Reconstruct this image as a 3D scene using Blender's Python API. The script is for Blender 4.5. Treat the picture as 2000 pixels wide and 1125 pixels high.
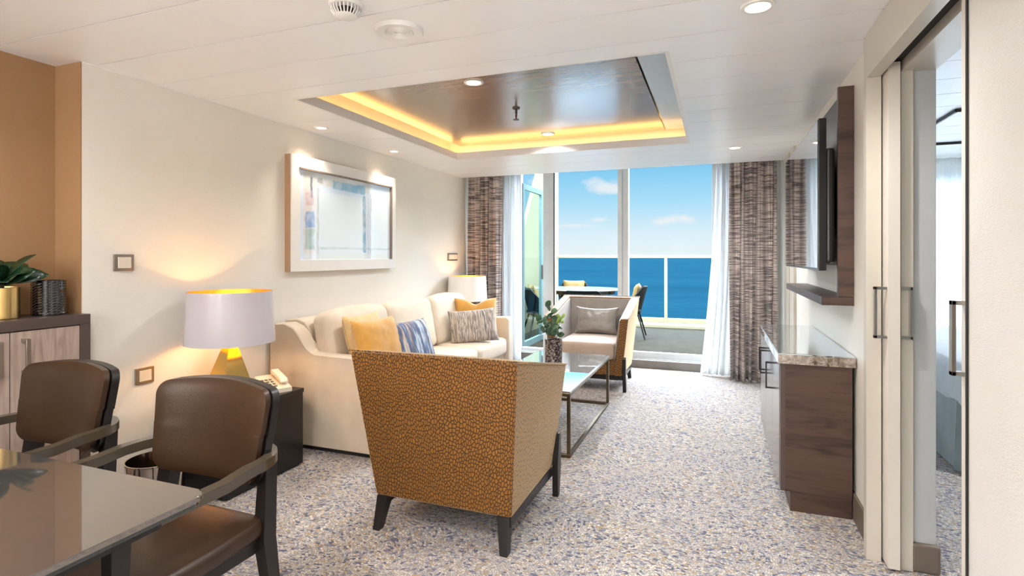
import bpy, bmesh, math, random
from math import pi, sin, cos, radians as R
from mathutils import Vector, Matrix, noise
random.seed(7)
SC = bpy.context.scene
COL = SC.collection
for o in list(bpy.data.objects): bpy.data.objects.remove(o)

# ------------------------------------------------------------------ camera
cd = bpy.data.cameras.new('camera'); cam = bpy.data.objects.new('camera', cd); COL.objects.link(cam)
cam.location = (0, 0, 1.272); cam.rotation_euler = (R(90), 0, R(20.6))
cd.sensor_width = 36; cd.lens = 36*1062/2000; cd.shift_y = -62.5/2000
cd.clip_start = 0.05; cd.clip_end = 60000
SC.camera = cam
SC.view_settings.view_transform = 'Standard'; SC.view_settings.look = 'None'
SC.view_settings.gamma = 1; SC.view_settings.use_curve_mapping = False
SC.view_settings.exposure = 0.62

# ------------------------------------------------------------------ node helpers
def srgb(r, g, b):
    def f(c):
        c /= 255.0
        return c/12.92 if c <= .04045 else ((c+.055)/1.055)**2.4
    return (f(r), f(g), f(b), 1)
class NT:
    def __init__(s, tree): s.t = tree; s.n = tree.nodes; s.l = tree.links
    def new(s, kind, **kw):
        nd = s.n.new(kind)
        for k, v in kw.items(): setattr(nd, k, v)
        return nd
    def put(s, sock, v):
        if hasattr(v, 'is_output'): s.l.new(v, sock)
        elif v is not None: sock.default_value = v
    def math(s, op, a, b=None, c=None):
        nd = s.new('ShaderNodeMath', operation=op)
        s.put(nd.inputs[0], a); s.put(nd.inputs[1], b)
        if c is not None: s.put(nd.inputs[2], c)
        return nd.outputs[0]
    def mix(s, f, a, b, mode='MIX'):
        nd = s.new('ShaderNodeMix', data_type='RGBA', blend_type=mode)
        s.put(nd.inputs[0], f); s.put(nd.inputs[6], a); s.put(nd.inputs[7], b)
        return nd.outputs[2]
    def ramp(s, f, stops, interp='LINEAR'):
        nd = s.new('ShaderNodeValToRGB'); cr = nd.color_ramp; cr.interpolation = interp
        while len(cr.elements) < len(stops): cr.elements.new(0.5)
        for e, (p, c) in zip(cr.elements, stops): e.position = p; e.color = c if len(c) == 4 else (*c, 1)
        s.put(nd.inputs[0], f); return nd.outputs[0]
    def coord(s, which='Object'): return s.new('ShaderNodeTexCoord').outputs[which]
    def mapping(s, v, scale=(1,1,1), loc=(0,0,0), rot=(0,0,0)):
        m = s.new('ShaderNodeMapping'); s.put(m.inputs[0], v)
        m.inputs['Scale'].default_value = scale; m.inputs['Location'].default_value = loc; m.inputs['Rotation'].default_value = rot
        return m.outputs[0]
    def noise(s, v, scale=5, detail=3, rough=.5, dist=0, out=0):
        nd = s.new('ShaderNodeTexNoise'); s.put(nd.inputs['Vector'], v)
        nd.inputs['Scale'].default_value = scale; nd.inputs['Detail'].default_value = detail
        nd.inputs['Roughness'].default_value = rough; nd.inputs['Distortion'].default_value = dist
        return nd.outputs[out]
    def voro(s, v, scale=5, feature='F1', rnd=1, dim='3D'):
        nd = s.new('ShaderNodeTexVoronoi', feature=feature, voronoi_dimensions=dim); s.put(nd.inputs['Vector'], v)
        nd.inputs['Scale'].default_value = scale; nd.inputs['Randomness'].default_value = rnd
        return nd
    def bump(s, h, strength=.3, dist=.01):
        nd = s.new('ShaderNodeBump'); s.put(nd.inputs['Height'], h)
        nd.inputs['Strength'].default_value = strength; nd.inputs['Distance'].default_value = dist
        return nd.outputs[0]
    def sep(s, v):
        nd = s.new('ShaderNodeSeparateXYZ'); s.put(nd.inputs[0], v); return nd.outputs

# ------------------------------------------------------------------ world: sky over the sea
W = bpy.data.worlds.new('sky'); SC.world = W; W.use_nodes = True
w = NT(W.node_tree); w.n.clear()
gen = w.coord('Generated')
sx, sy, sz = w.sep(gen)
sky = w.ramp(w.math('MULTIPLY', sz, 2.0), [(0.0, srgb(232,240,242)), (.08, srgb(218,236,244)), (.19, srgb(172,220,244)), (.34, srgb(120,196,236)), (.9, srgb(80,150,220))])
cm = w.mapping(gen, scale=(1, 1, 1.8))
cn = w.noise(cm, scale=26, detail=6, rough=.6)
def puff(x, z, rx, rz):
    a = w.math('POWER', w.math('MULTIPLY', w.math('SUBTRACT', sx, x), 1/rx), 2.0); b_ = w.math('POWER', w.math('MULTIPLY', w.math('SUBTRACT', sz, z), 1/rz), 2.0)
    return w.math('EXPONENT', w.math('MULTIPLY', w.math('ADD', a, b_), -1.0))
pf = puff(-.05, .066, .034, .013)
for q_ in ((-.20, .128, .035, .016), (-.165, .118, .03, .01), (-.092, .060, .024, .008), (-.195, .066, .03, .006), (-.25, .055, .05, .006), (-.29, .14, .03, .02), (.3, .13, .2, .03), (-.6, .1, .2, .04)):
    pf = w.math('ADD', pf, puff(*q_))
cn = w.math('ADD', w.math('MULTIPLY', cn, .62), w.math('MULTIPLY', pf, .40))
band = w.ramp(sz, [(0.02, (0,0,0)), (.05, (1,1,1)), (.2, (1,1,1)), (.4, (.3,.3,.3))])
cl = w.math('MULTIPLY', w.ramp(cn, [(.53, (0,0,0)), (.74, (1,1,1))]), band)
skyc = w.mix(w.math('MULTIPLY', cl, .8), sky, srgb(242,240,240))
# unseen upper sky, brightened far beyond the rest to add daylight indoors
high = w.ramp(sz, [(0.20, (0,0,0)), (.42, (1,1,1))])
skyc = w.mix(high, skyc, srgb(228,238,250))
bg = w.new('ShaderNodeBackground'); w.put(bg.inputs[0], skyc); w.put(bg.inputs[1], w.math('MULTIPLY_ADD', high, 21, .70))
ow = w.new('ShaderNodeOutputWorld'); w.l.new(bg.outputs[0], ow.inputs[0])

# sun: high over the ship's side, rakes the balcony only
sd = bpy.data.lights.new('sun', 'SUN'); sun = bpy.data.objects.new('sun', sd); COL.objects.link(sun)
sd.energy = 1.6; sd.angle = R(.6); sd.color = (1, .94, .84)
sun.rotation_euler = Vector((-1, -.12, -1.25)).to_track_quat('-Z', 'Y').to_euler()

# ------------------------------------------------------------------ materials
def new_mat(name):
    m = bpy.data.materials.new(name); m.use_nodes = True
    t = NT(m.node_tree); b = m.node_tree.nodes['Principled BSDF']
    return m, t, b
def simple(name, col, rough=.5, metal=0, var=.06, vscale=12, bump=0, bscale=60, coat=0, sheen=0, ior=1.5, stretch=(1,1,1), spec=.5):
    m, t, b = new_mat(name)
    co = t.mapping(t.coord(), scale=stretch)
    n = t.noise(co, scale=vscale, detail=4)
    dark = tuple(c*(1-var*2) for c in col[:3])+(1,); lite = tuple(min(1, c*(1+var)) for c in col[:3])+(1,)
    t.put(b.inputs['Base Color'], t.ramp(n, [(.3, dark), (.7, lite)]))
    b.inputs['Roughness'].default_value = rough; b.inputs['Metallic'].default_value = metal
    b.inputs['Coat Weight'].default_value = coat; b.inputs['Sheen Weight'].default_value = sheen
    b.inputs['IOR'].default_value = ior; b.inputs['Specular IOR Level'].default_value = spec
    if bump:
        t.put(b.inputs['Normal'], t.bump(t.noise(co, scale=bscale, detail=3), bump, .004))
    return m
def emit(name, col, strength):
    m, t, b = new_mat(name)
    b.inputs['Base Color'].default_value = col; b.inputs['Emission Color'].default_value = col
    b.inputs['Emission Strength'].default_value = strength
    return m
M = {}
def wallpaper(name, a, c, strength=.35):
    m, t, b = new_mat(name); co = t.coord()
    big = t.noise(co, scale=3.2, detail=5, rough=.65)
    fine = t.noise(t.mapping(co, scale=(.6,.6,4)), scale=110, detail=3)
    patch = t.ramp(t.noise(co, scale=5, detail=3), [(.42, (0,0,0)), (.62, (1,1,1))])
    t.put(b.inputs['Base Color'], t.mix(t.math('MULTIPLY', t.math('ADD', big, fine), .5), a, c))
    b.inputs['Roughness'].default_value = .42; b.inputs['Specular IOR Level'].default_value = .4
    t.put(b.inputs['Normal'], t.bump(t.math('MULTIPLY', fine, t.math('ADD', patch, .25)), strength*.7, .004))
    return m
M['wall'] = wallpaper('woven_cream_wallcovering', srgb(224,218,207), srgb(242,238,229))
M['wallR'] = wallpaper('silver_cream_wallcovering', srgb(206,203,197), srgb(228,226,220), .5)
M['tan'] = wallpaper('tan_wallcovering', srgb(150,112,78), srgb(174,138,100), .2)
M['wallG'] = wallpaper('grey_wallcovering', srgb(176,180,180), srgb(196,198,198), .3)
M['white'] = simple('white_satin_paint', srgb(240,238,234), .4, var=.01)
M['ceil'] = simple('white_ceiling_panel', srgb(248,248,248), .3, var=.01, vscale=2)
M['dark'] = simple('dark_gap', srgb(40,37,34), .7)
M['shadow'] = simple('grey_joint', srgb(120,115,110), .7)
M['casing'] = simple('greige_lacquer', srgb(205,198,184), .32, var=.01)
M['leaf'] = simple('cream_door_lacquer', srgb(222,214,203), .3, var=.01)
M['base'] = simple('taupe_baseboard', srgb(110,98,86), .5)
M['steel'] = simple('brushed_steel', srgb(190,186,180), .28, 1, var=.04, vscale=60, stretch=(1,1,.05))
M['dsteel'] = simple('dark_steel', srgb(70,68,66), .35, 1)
M['chrome'] = simple('polished_chrome', srgb(215,205,195), .08, 1, var=.02)
M['gold'] = simple('polished_brass', (.83,.53,.16,1), .12, 1, var=.03)
M['goldb'] = simple('brushed_brass', (.72,.5,.2,1), .27, 1, var=.05, vscale=50, stretch=(1,1,.05))
M['bronze'] = simple('aged_bronze', srgb(118,106,86), .32, 1, var=.05)
M['black'] = simple('black_lacquer', srgb(20,18,18), .22, var=.02)
M['blackw'] = simple('ebonised_wood', srgb(26,22,21), .38, var=.1, vscale=30, stretch=(1,1,.1))
M['leather'] = simple('brown_leather', srgb(50,32,17), .33, var=.08, vscale=8, bump=.12, bscale=260)
M['armwood'] = simple('grey_brown_wood', srgb(66,58,46), .28, var=.1, vscale=16, stretch=(.3,.3,3), coat=.5)
M['sofa'] = simple('cream_sofa_cloth', srgb(220,204,182), .75, var=.04, vscale=7, bump=.25, bscale=420, sheen=.25)
M['taupe'] = simple('taupe_cloth', srgb(140,131,121), .6, var=.04, bump=.25, bscale=420, sheen=.4)
M['satin'] = simple('grey_satin', srgb(138,130,122), .33, var=.06, bump=.1, bscale=100, sheen=.4)
M['gcush'] = simple('ochre_velvet', srgb(205,148,52), .6, var=.06, bump=.2, bscale=200, sheen=.6)
M['ycush'] = simple('mustard_cloth', srgb(92,72,18), .7, var=.06)
M['wicker'] = simple('black_weave', srgb(18,20,20), .8, spec=.1, var=.2, vscale=90, bump=.6, bscale=120)
M['alu'] = simple('white_aluminium', srgb(206,210,212), .35, var=.02)
M['alug'] = simple('grey_green_aluminium', srgb(70,94,96), .4, var=.02)
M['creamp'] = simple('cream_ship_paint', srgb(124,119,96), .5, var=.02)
M['deck'] = simple('grey_brown_deck', srgb(40,37,30), .9, var=.12, vscale=6, spec=.05)
M['sill'] = simple('grey_threshold', srgb(118,112,106), .5)
M['shadeout'] = simple('pearl_lilac_lampshade', srgb(196,188,192), .25, var=.01, coat=.4)
M['shadewhite'] = simple('white_lampshade', srgb(240,240,238), .4, var=.01)
M['phone'] = simple('ivory_plastic', srgb(225,214,196), .35, var=.01)
M['phoneg'] = simple('grey_plastic', srgb(120,112,104), .4)
M['soil'] = simple('dark_soil', srgb(40,32,26), .95, var=.3, vscale=60)
M['leafd'] = simple('dark_rubber_leaf', srgb(26,58,34), .22, var=.2, vscale=14)
M['euca'] = simple('eucalyptus_leaf', srgb(72,104,74), .5, var=.2, vscale=20)
M['eucay'] = simple('young_eucalyptus_leaf', srgb(150,176,88), .5, var=.1, vscale=20)
M['stem'] = simple('brown_stem', srgb(84,72,50), .7)
M['bulb'] = emit('warm_bulb', (1, .62, .22, 1), 14)
M['lens'] = emit('downlight_lens', (1, .86, .68, 1), 6)
M['bed'] = simple('pale_blue_bedspread', srgb(226,232,236), .7, var=.03)
M['skirt'] = simple('grey_bed_skirt', srgb(150,164,168), .6, var=.12, vscale=5, sheen=.4)
M['frame'] = simple('pale_silver_frame', srgb(236,234,230), .35, var=.01)
M['frameside'] = simple('tan_frame_side', srgb(176,142,112), .4, var=.05)
M['plate'] = simple('pewter_plate', srgb(160,148,136), .3, .8, var=.03)
M['red'] = simple('red_bulb', srgb(150,40,30), .2)
M['cabgrey'] = simple('dark_laminate_frame', srgb(84,70,64), .4, var=.08, vscale=20, stretch=(1,.1,1))

def wood(name, a, c, scale=(1,14,14), rough=.35, coat=0, dist=1.2, ns=2.2):
    m, t, b = new_mat(name); co = t.mapping(t.coord(), scale=scale)
    n = t.noise(co, scale=ns, detail=6, rough=.6, dist=dist)
    n2 = t.noise(co, scale=ns*5, detail=3)
    f = t.math('ADD', t.math('MULTIPLY', n, .8), t.math('MULTIPLY', n2, .2))
    t.put(b.inputs['Base Color'], t.ramp(f, [(.3, a), (.5, c), (.62, tuple(x*1.15 for x in c[:3])+(1,)), (.72, a)]))
    b.inputs['Roughness'].default_value = rough; b.inputs['Coat Weight'].default_value = coat
    b.inputs['Coat Roughness'].default_value = .08
    return m
M['walnut'] = wood('walnut_veneer', srgb(36,25,21), srgb(82,60,50), (1,1,9), .4, 0, 1.0, 1.6)
M['doorwood'] = wood('grey_oak_laminate', srgb(140,118,106), srgb(170,150,138), (12,12,1), .35)
M['doorgrey'] = wood('dark_taupe_laminate', srgb(92,78,72), srgb(118,104,98), (12,12,1), .22, .3)
M['ceilwood'] = wood('glossy_walnut_ceiling', srgb(84,60,44), srgb(132,104,82), (1,13,1), .24, .6, .6, 1.5)
M['ceilwood'].node_tree.nodes['Principled BSDF'].inputs['Coat Roughness'].default_value = .2
M['ceilwood'].node_tree.nodes['Principled BSDF'].inputs['IOR'].default_value = 1.7

def glass(name, tint=(1,1,1,1), refl=.12):
    # thin pane: mostly clear with a fresnel reflection
    m, t, b = new_mat(name); t.n.remove(b); out = [x for x in t.n if x.type == 'OUTPUT_MATERIAL'][0]
    tr = t.new('ShaderNodeBsdfTransparent'); tr.inputs[0].default_value = tint
    gl = t.new('ShaderNodeBsdfGlossy'); gl.inputs['Roughness'].default_value = .01
    fr = t.new('ShaderNodeFresnel'); fr.inputs[0].default_value = 1.45
    mx = t.new('ShaderNodeMixShader'); t.l.new(t.math('MULTIPLY', fr.outputs[0], refl/.04*.33), mx.inputs[0])
    t.l.new(tr.outputs[0], mx.inputs[1]); t.l.new(gl.outputs[0], mx.inputs[2]); t.l.new(mx.outputs[0], out.inputs[0])
    return m
M['glass'] = glass('window_glass', (.97,.985,.99,1), .002)
M['gglass'] = glass('greenish_glass', (.86,.95,.93,1), .01)
M['rglass'] = glass('railing_glass', (.86,.95,.98,1), .002)

# sheer voile
m, t, b = new_mat('white_voile'); t.n.remove(b); out = [x for x in t.n if x.type == 'OUTPUT_MATERIAL'][0]
df = t.new('ShaderNodeBsdfDiffuse'); df.inputs[0].default_value = (.93,.95,.96,1)
tl = t.new('ShaderNodeBsdfTranslucent'); tl.inputs[0].default_value = (.93,.95,.96,1)
tp = t.new('ShaderNodeBsdfTransparent')
m1 = t.new('ShaderNodeMixShader'); m1.inputs[0].default_value = .5; t.l.new(df.outputs[0], m1.inputs[1]); t.l.new(tl.outputs[0], m1.inputs[2])
m2 = t.new('ShaderNodeMixShader'); m2.inputs[0].default_value = .22; t.l.new(m1.outputs[0], m2.inputs[1]); t.l.new(tp.outputs[0], m2.inputs[2])
t.l.new(m2.outputs[0], out.inputs[0]); M['voile'] = m

# carpet: short woven flecks in lavender, indigo, beige and gold
m, t, b = new_mat('flecked_carpet'); co = t.coord()
wv = t.noise(co, scale=2.2, detail=2, out=1)
add = t.new('ShaderNodeVectorMath', operation='MULTIPLY_ADD'); t.put(add.inputs[0], wv); add.inputs[1].default_value = (.25,.25,0); t.put(add.inputs[2], co)
cmap = t.mapping(add.outputs[0], scale=(74, 104, 1), rot=(0,0,R(12)))
v = t.voro(cmap, 1.0, dim='2D'); ve = t.voro(cmap, 1.0, 'DISTANCE_TO_EDGE', dim='2D')
cr_, cg_, cb_ = t.sep(v.outputs['Color'])
fl = t.ramp(cr_, [(0, srgb(76,78,104)), (.08, srgb(126,126,138)), (.2, srgb(172,166,158)), (.5, srgb(192,183,172)), (.72, srgb(210,199,182)), (.88, srgb(176,150,108)), (1, srgb(206,200,192))], 'CONSTANT')
edge = t.ramp(ve.outputs[0], [(0.0, (0,0,0)), (.16, (1,1,1))])
big = t.ramp(t.noise(co, scale=1.3, detail=2), [(.4, (0,0,0)), (.6, (1,1,1))])
c1 = t.mix(edge, srgb(100,94,98), fl)
c2 = t.mix(t.math('MULTIPLY', big, .12), c1, srgb(128,128,156))
t.put(b.inputs['Base Color'], c2); b.inputs['Roughness'].default_value = .95; b.inputs['Specular IOR Level'].default_value = .1
b.inputs['Sheen Weight'].default_value = .25
t.put(b.inputs['Normal'], t.bump(ve.outputs[0], .5, .006)); M['carpet'] = m

# ochre armchair cloth with dark leaf outlines
m, t, b = new_mat('ochre_leaf_cut_velvet'); co = t.coord()
wv = t.noise(co, scale=3, detail=1, out=1)
add = t.new('ShaderNodeVectorMath', operation='MULTIPLY_ADD'); t.put(add.inputs[0], wv); add.inputs[1].default_value = (.06,.06,.05); t.put(add.inputs[2], co)
ax_, ay2, az2 = t.sep(add.outputs[0])
cmb = t.new('ShaderNodeCombineXYZ'); t.put(cmb.inputs[0], t.math('MULTIPLY', t.math('ADD', ax_, ay2), 82)); t.put(cmb.inputs[1], t.math('MULTIPLY', t.math('ADD', az2, t.math('MULTIPLY', t.math('SUBTRACT', ax_, ay2), .35)), 46))
ve = t.voro(cmb.outputs[0], 1.0, 'DISTANCE_TO_EDGE', .9, dim='2D')
ln = t.ramp(ve.outputs[0], [(.07, (0,0,0)), (.2, (1,1,1))])
t.put(b.inputs['Base Color'], t.mix(ln, srgb(56,30,8), srgb(146,96,30)))
b.inputs['Roughness'].default_value = .55; b.inputs['Sheen Weight'].default_value = 1; b.inputs['Sheen Roughness'].default_value = .3
b.inputs['Sheen Tint'].default_value = srgb(255,232,190)
t.put(b.inputs['Normal'], t.bump(ln, .35, .003)); M['ochre'] = m

# curtain cloth: broken horizontal dashes
m, t, b = new_mat('dashed_drape_cloth'); co = t.coord('UV')
n1 = t.noise(t.mapping(co, scale=(2.6, 84, 1)), scale=1.0, detail=3, rough=.6)
n2 = t.noise(t.mapping(co, scale=(2, 1.2, 1)), scale=2.0, detail=2)
lines = t.ramp(t.math('ADD', n1, t.math('MULTIPLY', t.math('SUBTRACT', n2, .5), .25)), [(.42, (0,0,0)), (.56, (1,1,1))])
t.put(b.inputs['Base Color'], t.mix(lines, srgb(88,78,78), srgb(202,188,180)))
b.inputs['Roughness'].default_value = .6; b.inputs['Sheen Weight'].default_value = .3
t.put(b.inputs['Normal'], t.bump(n1, .2, .003)); M['drape'] = m

def stripes(name, cols, scale=(1,10,1)):
    m, t, b = new_mat(name); co = t.coord()
    n = t.noise(t.mapping(co, scale=scale), scale=2.6, detail=5, rough=.65, dist=.25)
    t.put(b.inputs['Base Color'], t.ramp(n, cols)); b.inputs['Roughness'].default_value = .7; b.inputs['Sheen Weight'].default_value = .2
    return m
M['strip1'] = stripes('blue_ikat_stripe', [(.3, srgb(84,74,80)), (.4, srgb(200,188,178)), (.46, srgb(90,84,96)), (.5, srgb(60,96,146)), (.56, srgb(196,206,214)), (.62, srgb(84,120,160)), (.7, srgb(110,92,84))], (5,1,.45))
M['strip2'] = stripes('grey_ikat_stripe', [(.3, srgb(70,62,64)), (.42, srgb(206,190,172)), (.48, srgb(92,82,84)), (.54, srgb(214,200,184)), (.6, srgb(88,84,98)), (.7, srgb(178,160,146))], (13,1,.9))

# stone counter edge
m, t, b = new_mat('brown_marble'); co = t.coord()
n = t.noise(co, scale=26, detail=6, rough=.7, dist=1.5)
t.put(b.inputs['Base Color'], t.ramp(n, [(.35, srgb(62,52,44)), (.5, srgb(122,104,88)), (.62, srgb(170,156,140)), (.7, srgb(96,82,70))]))
b.inputs['Roughness'].default_value = .06; b.inputs['Coat Weight'].default_value = 1; b.inputs['Coat Roughness'].default_value = .01
b.inputs['IOR'].default_value = 2.2; b.inputs['Coat IOR'].default_value = 2.0; M['marble'] = m
# dark mirror-like tabletops
def mirror(name, col, rough, flecks=True):
    m, t, b = new_mat(name); co = t.coord()
    fx = t.ramp(t.noise(t.mapping(co, scale=(6,22,1), rot=(0,0,.6)), scale=3.0, detail=5, rough=.7), [(.70, (0,0,0)), (.76, (1,1,1))]) if flecks else 0.0
    t.put(b.inputs['Base Color'], t.mix(fx, col, srgb(215,205,190)))
    b.inputs['Metallic'].default_value = .9; b.inputs['Roughness'].default_value = rough
    return m
M['tabletop'] = mirror('smoked_mirror_stone', (.30,.275,.255,1), .035)
M['coffeetop'] = mirror('smoked_blue_glass', (.72,.75,.78,1), .03, False)
M['edgeglass'] = simple('green_glass_edge', srgb(30,42,40), .08, var=.1, coat=1)
M['tvglass'] = simple('black_screen', srgb(10,12,14), .05, var=.0, coat=1)
M['gpanel'] = simple('glossy_dark_panel', srgb(34,22,18), .22, var=.2, vscale=5, coat=0, stretch=(1,1,6), spec=.35)
M['blackglass'] = simple('black_cut_glass', srgb(10,10,16), .08, var=.0, coat=1)
# sea
m, t, b = new_mat('blue_sea'); co = t.coord()
n = t.noise(t.mapping(co, scale=(.6, 1.4, 1)), scale=.13, detail=6, rough=.6)
n2 = t.noise(t.mapping(co, scale=(.2, 1, 1)), scale=.012, detail=4)
t.put(b.inputs['Base Color'], t.mix(t.math('MULTIPLY', t.math('ADD', n, n2), .5), srgb(3,19,27), srgb(13,37,48)))
b.inputs['Roughness'].default_value = .5; b.inputs['Specular IOR Level'].default_value = 0.0
t.put(b.inputs['Normal'], t.bump(n, 1, 1.5)); M['sea'] = m
# ceramic / carved pot
m, t, b = new_mat('bronze_pebbled_ceramic'); co = t.coord()
n = t.voro(t.mapping(co, scale=(1,1,1.6)), 55, 'F1')
t.put(b.inputs['Base Color'], t.ramp(n.outputs[0], [(.2, srgb(170,156,146)), (.5, srgb(96,84,80)), (.8, srgb(44,38,40))]))
b.inputs['Roughness'].default_value = .25; b.inputs['Metallic'].default_value = .5
t.put(b.inputs['Normal'], t.bump(n.outputs[0], -.8, .01)); M['pebble'] = m
# art
m, t, b = new_mat('painted_abstract'); co = t.coord()
wv = t.noise(co, scale=9, detail=4, out=1)
add = t.new('ShaderNodeVectorMath', operation='MULTIPLY_ADD'); t.put(add.inputs[0], wv); add.inputs[1].default_value = (0,.035,.035); t.put(add.inputs[2], co)
_, ay, az = t.sep(add.outputs[0])
def win(v, a, b_, s=.012):
    lo = t.math('MULTIPLY', t.math('SUBTRACT', v, a), 1/s); hi = t.math('MULTIPLY', t.math('SUBTRACT', b_, v), 1/s)
    nd = t.new('ShaderNodeMath', operation='MINIMUM'); nd.use_clamp = True; t.put(nd.inputs[0], lo); t.put(nd.inputs[1], hi); return nd.outputs[0]
A0, A1, B0, B1 = -.54, .54, -.31, .31       # picture half sizes (y grows to the right as seen)
def rect(u0, u1, v0, v1, s=.012):
    yy = win(ay, A0+(A1-A0)*u0+.017, A0+(A1-A0)*u1+.017, s); zz = win(az, B0+(B1-B0)*v0+.017, B0+(B1-B0)*v1+.017, s)
    return t.math('MULTIPLY', yy, zz)
nz = t.noise(co, scale=14, detail=5)
nstr = t.ramp(nz, [(.3, (.45,.45,.45)), (.55, (1,1,1))])
colr = srgb(222,236,254)
for (u0,u1,v0,v1,cc,k) in [(.0,.13,-.1,1.1,srgb(222,216,212),.9),(.0,.75,.86,1.1,srgb(214,214,212),.8),(.3,.7,.84,.97,srgb(120,176,210),.85),(.13,.2,.88,.96,srgb(120,128,140),.6),(.02,.11,.60,.78,srgb(196,140,140),.6),(.07,.1,.7,.96,srgb(72,84,110),.85),(.02,.12,.33,.55,srgb(92,140,204),.85),(.02,.12,.08,.34,srgb(140,176,170),.8),(.13,.16,-.1,.84,srgb(150,150,154),.6),(.65,.70,.05,.84,srgb(92,150,194),.9),(.66,.69,.4,.62,srgb(140,130,140),.6),(.74,.775,-.1,.88,srgb(186,190,204),.8),(.72,.735,.0,.9,srgb(110,112,128),.8),(.16,1.1,.09,.13,srgb(158,186,202),.7),(.0,1.1,-.1,.05,srgb(222,230,238),.9)]:
    colr = t.mix(t.math('MULTIPLY', t.math('MULTIPLY', rect(u0,u1,v0,v1), nstr), k), colr, cc)
t.put(b.inputs['Base Color'], colr); b.inputs['Roughness'].default_value = .2; b.inputs['Coat Weight'].default_value = 1; b.inputs['Coat IOR'].default_value = 1.8; M['art'] = m

# ------------------------------------------------------------------ mesh helpers
def link(o, parent=None):
    COL.objects.link(o)
    if parent is not None: o.parent = parent
    return o
def obj(name, bm, mat, parent=None, smooth=True, angle=35):
    bmesh.ops.recalc_face_normals(bm, faces=bm.faces)
    me = bpy.data.meshes.new(name); bm.to_mesh(me); bm.free()
    for mm in (mat if isinstance(mat, (list, tuple)) else [mat]): me.materials.append(mm)
    if smooth:
        me.polygons.foreach_set('use_smooth', [True]*len(me.polygons))
        try: me.set_sharp_from_angle(angle=R(angle))
        except Exception: pass
    o = link(bpy.data.objects.new(name, me), parent)
    if smooth and len(me.polygons) < 3000:
        wn = o.modifiers.new('weighted_normals', 'WEIGHTED_NORMAL'); wn.keep_sharp = True; wn.weight = 100
    return o
def thing(name, label, cat, loc=(0,0,0), rz=0, group=None):
    o = bpy.data.objects.new(name, None); o.location = loc; o.rotation_euler = (0,0,rz)
    o.empty_display_size = .1; o['label'] = label; o['category'] = cat
    if group: o['group'] = group
    return link(o)
def tag(o, label, cat, group=None):
    o['label'] = label; o['category'] = cat
    if group: o['group'] = group
    return o
def struct(name, bm, mat, **k):
    o = obj(name, bm, mat, **k); o['kind'] = 'structure'; return o
def copy_tree(o, parent=None):
    c = o.copy(); COL.objects.link(c)
    if parent is not None: c.parent = parent
    for ch in list(o.children): copy_tree(ch, c)
    return c
def B(): return bmesh.new()
def box(bm, x0, x1, y0, y1, z0, z1, bev=0, seg=2):
    v = [bm.verts.new((x, y, z)) for x in (x0,x1) for y in (y0,y1) for z in (z0,z1)]
    f = [(0,1,3,2),(4,6,7,5),(0,4,5,1),(2,3,7,6),(0,2,6,4),(1,5,7,3)]
    fs = [bm.faces.new([v[i] for i in q]) for q in f]
    if bev:
        es = list({e for q in fs for e in q.edges})
        bmesh.ops.bevel(bm, geom=es, offset=bev, segments=seg, profile=.6, affect='EDGES')
    return bm
def bx(*a, **k): return box(B(), *a, **k)
def hexa(bm, pts, bev=0, seg=2):      # 8 points: bottom 4 (ccw) then top 4
    v = [bm.verts.new(p) for p in pts]
    f = [(3,2,1,0),(4,5,6,7),(0,1,5,4),(1,2,6,5),(2,3,7,6),(3,0,4,7)]
    fs = [bm.faces.new([v[i] for i in q]) for q in f]
    if bev:
        es = list({e for q in fs for e in q.edges})
        bmesh.ops.bevel(bm, geom=es, offset=bev, segments=seg, profile=.6, affect='EDGES')
    return bm
def lathe(bm, prof, n=48, c=(0,0), cap0=True, cap1=True, arc=1.0):
    rings = []
    for r, z in prof:
        rings.append([bm.verts.new((c[0]+r*cos(2*pi*i/n), c[1]+r*sin(2*pi*i/n), z)) for i in range(n)])
    for a, b in zip(rings, rings[1:]):
        for i in range(n):
            bm.faces.new([a[i], a[(i+1)%n], b[(i+1)%n], b[i]])
    if cap0: bm.faces.new(rings[0][::-1])
    if cap1: bm.faces.new(rings[-1])
    return bm
def tube(bm, pts, r, n=10, r1=None, square=None):
    pts = [Vector(p) for p in pts]; rings = []
    up = Vector((0,0,1))
    for i, p in enumerate(pts):
        d = (pts[min(i+1, len(pts)-1)]-pts[max(i-1, 0)]).normalized()
        u = up if abs(d.dot(up)) < .95 else Vector((0,1,0))
        s = d.cross(u).normalized(); q = s.cross(d).normalized()
        rr = r if r1 is None else r+(r1-r)*i/(len(pts)-1)
        if square:
            a, b = square; ring = [bm.verts.new(p+s*x*a/2+q*y*b/2) for x, y in ((-1,-1),(1,-1),(1,1),(-1,1))]
        else:
            ring = [bm.verts.new(p+s*rr*cos(2*pi*k/n)+q*rr*sin(2*pi*k/n)) for k in range(n)]
        rings.append(ring)
    m = len(rings[0])
    for a, b in zip(rings, rings[1:]):
        for k in range(m): bm.faces.new([a[k], a[(k+1)%m], b[(k+1)%m], b[k]])
    bm.faces.new(rings[0][::-1]); bm.faces.new(rings[-1]); return bm
def prism(bm, poly, a0, a1, axis='y', bev=0, seg=3):
    def P(u, v, a): return {'y': (u, a, v), 'x': (a, u, v), 'z': (u, v, a)}[axis]
    lo = [bm.verts.new(P(u, v, a0)) for u, v in poly]; hi = [bm.verts.new(P(u, v, a1)) for u, v in poly]
    n = len(poly); f0 = bm.faces.new(lo); f1 = bm.faces.new(hi[::-1])
    for i in range(n): bm.faces.new([lo[i], hi[i], hi[(i+1)%n], lo[(i+1)%n]])
    if bev:
        es = list(set(f0.edges)|set(f1.edges)); bmesh.ops.bevel(bm, geom=es, offset=bev, segments=seg, profile=.6, affect='EDGES')
    return bm
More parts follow.
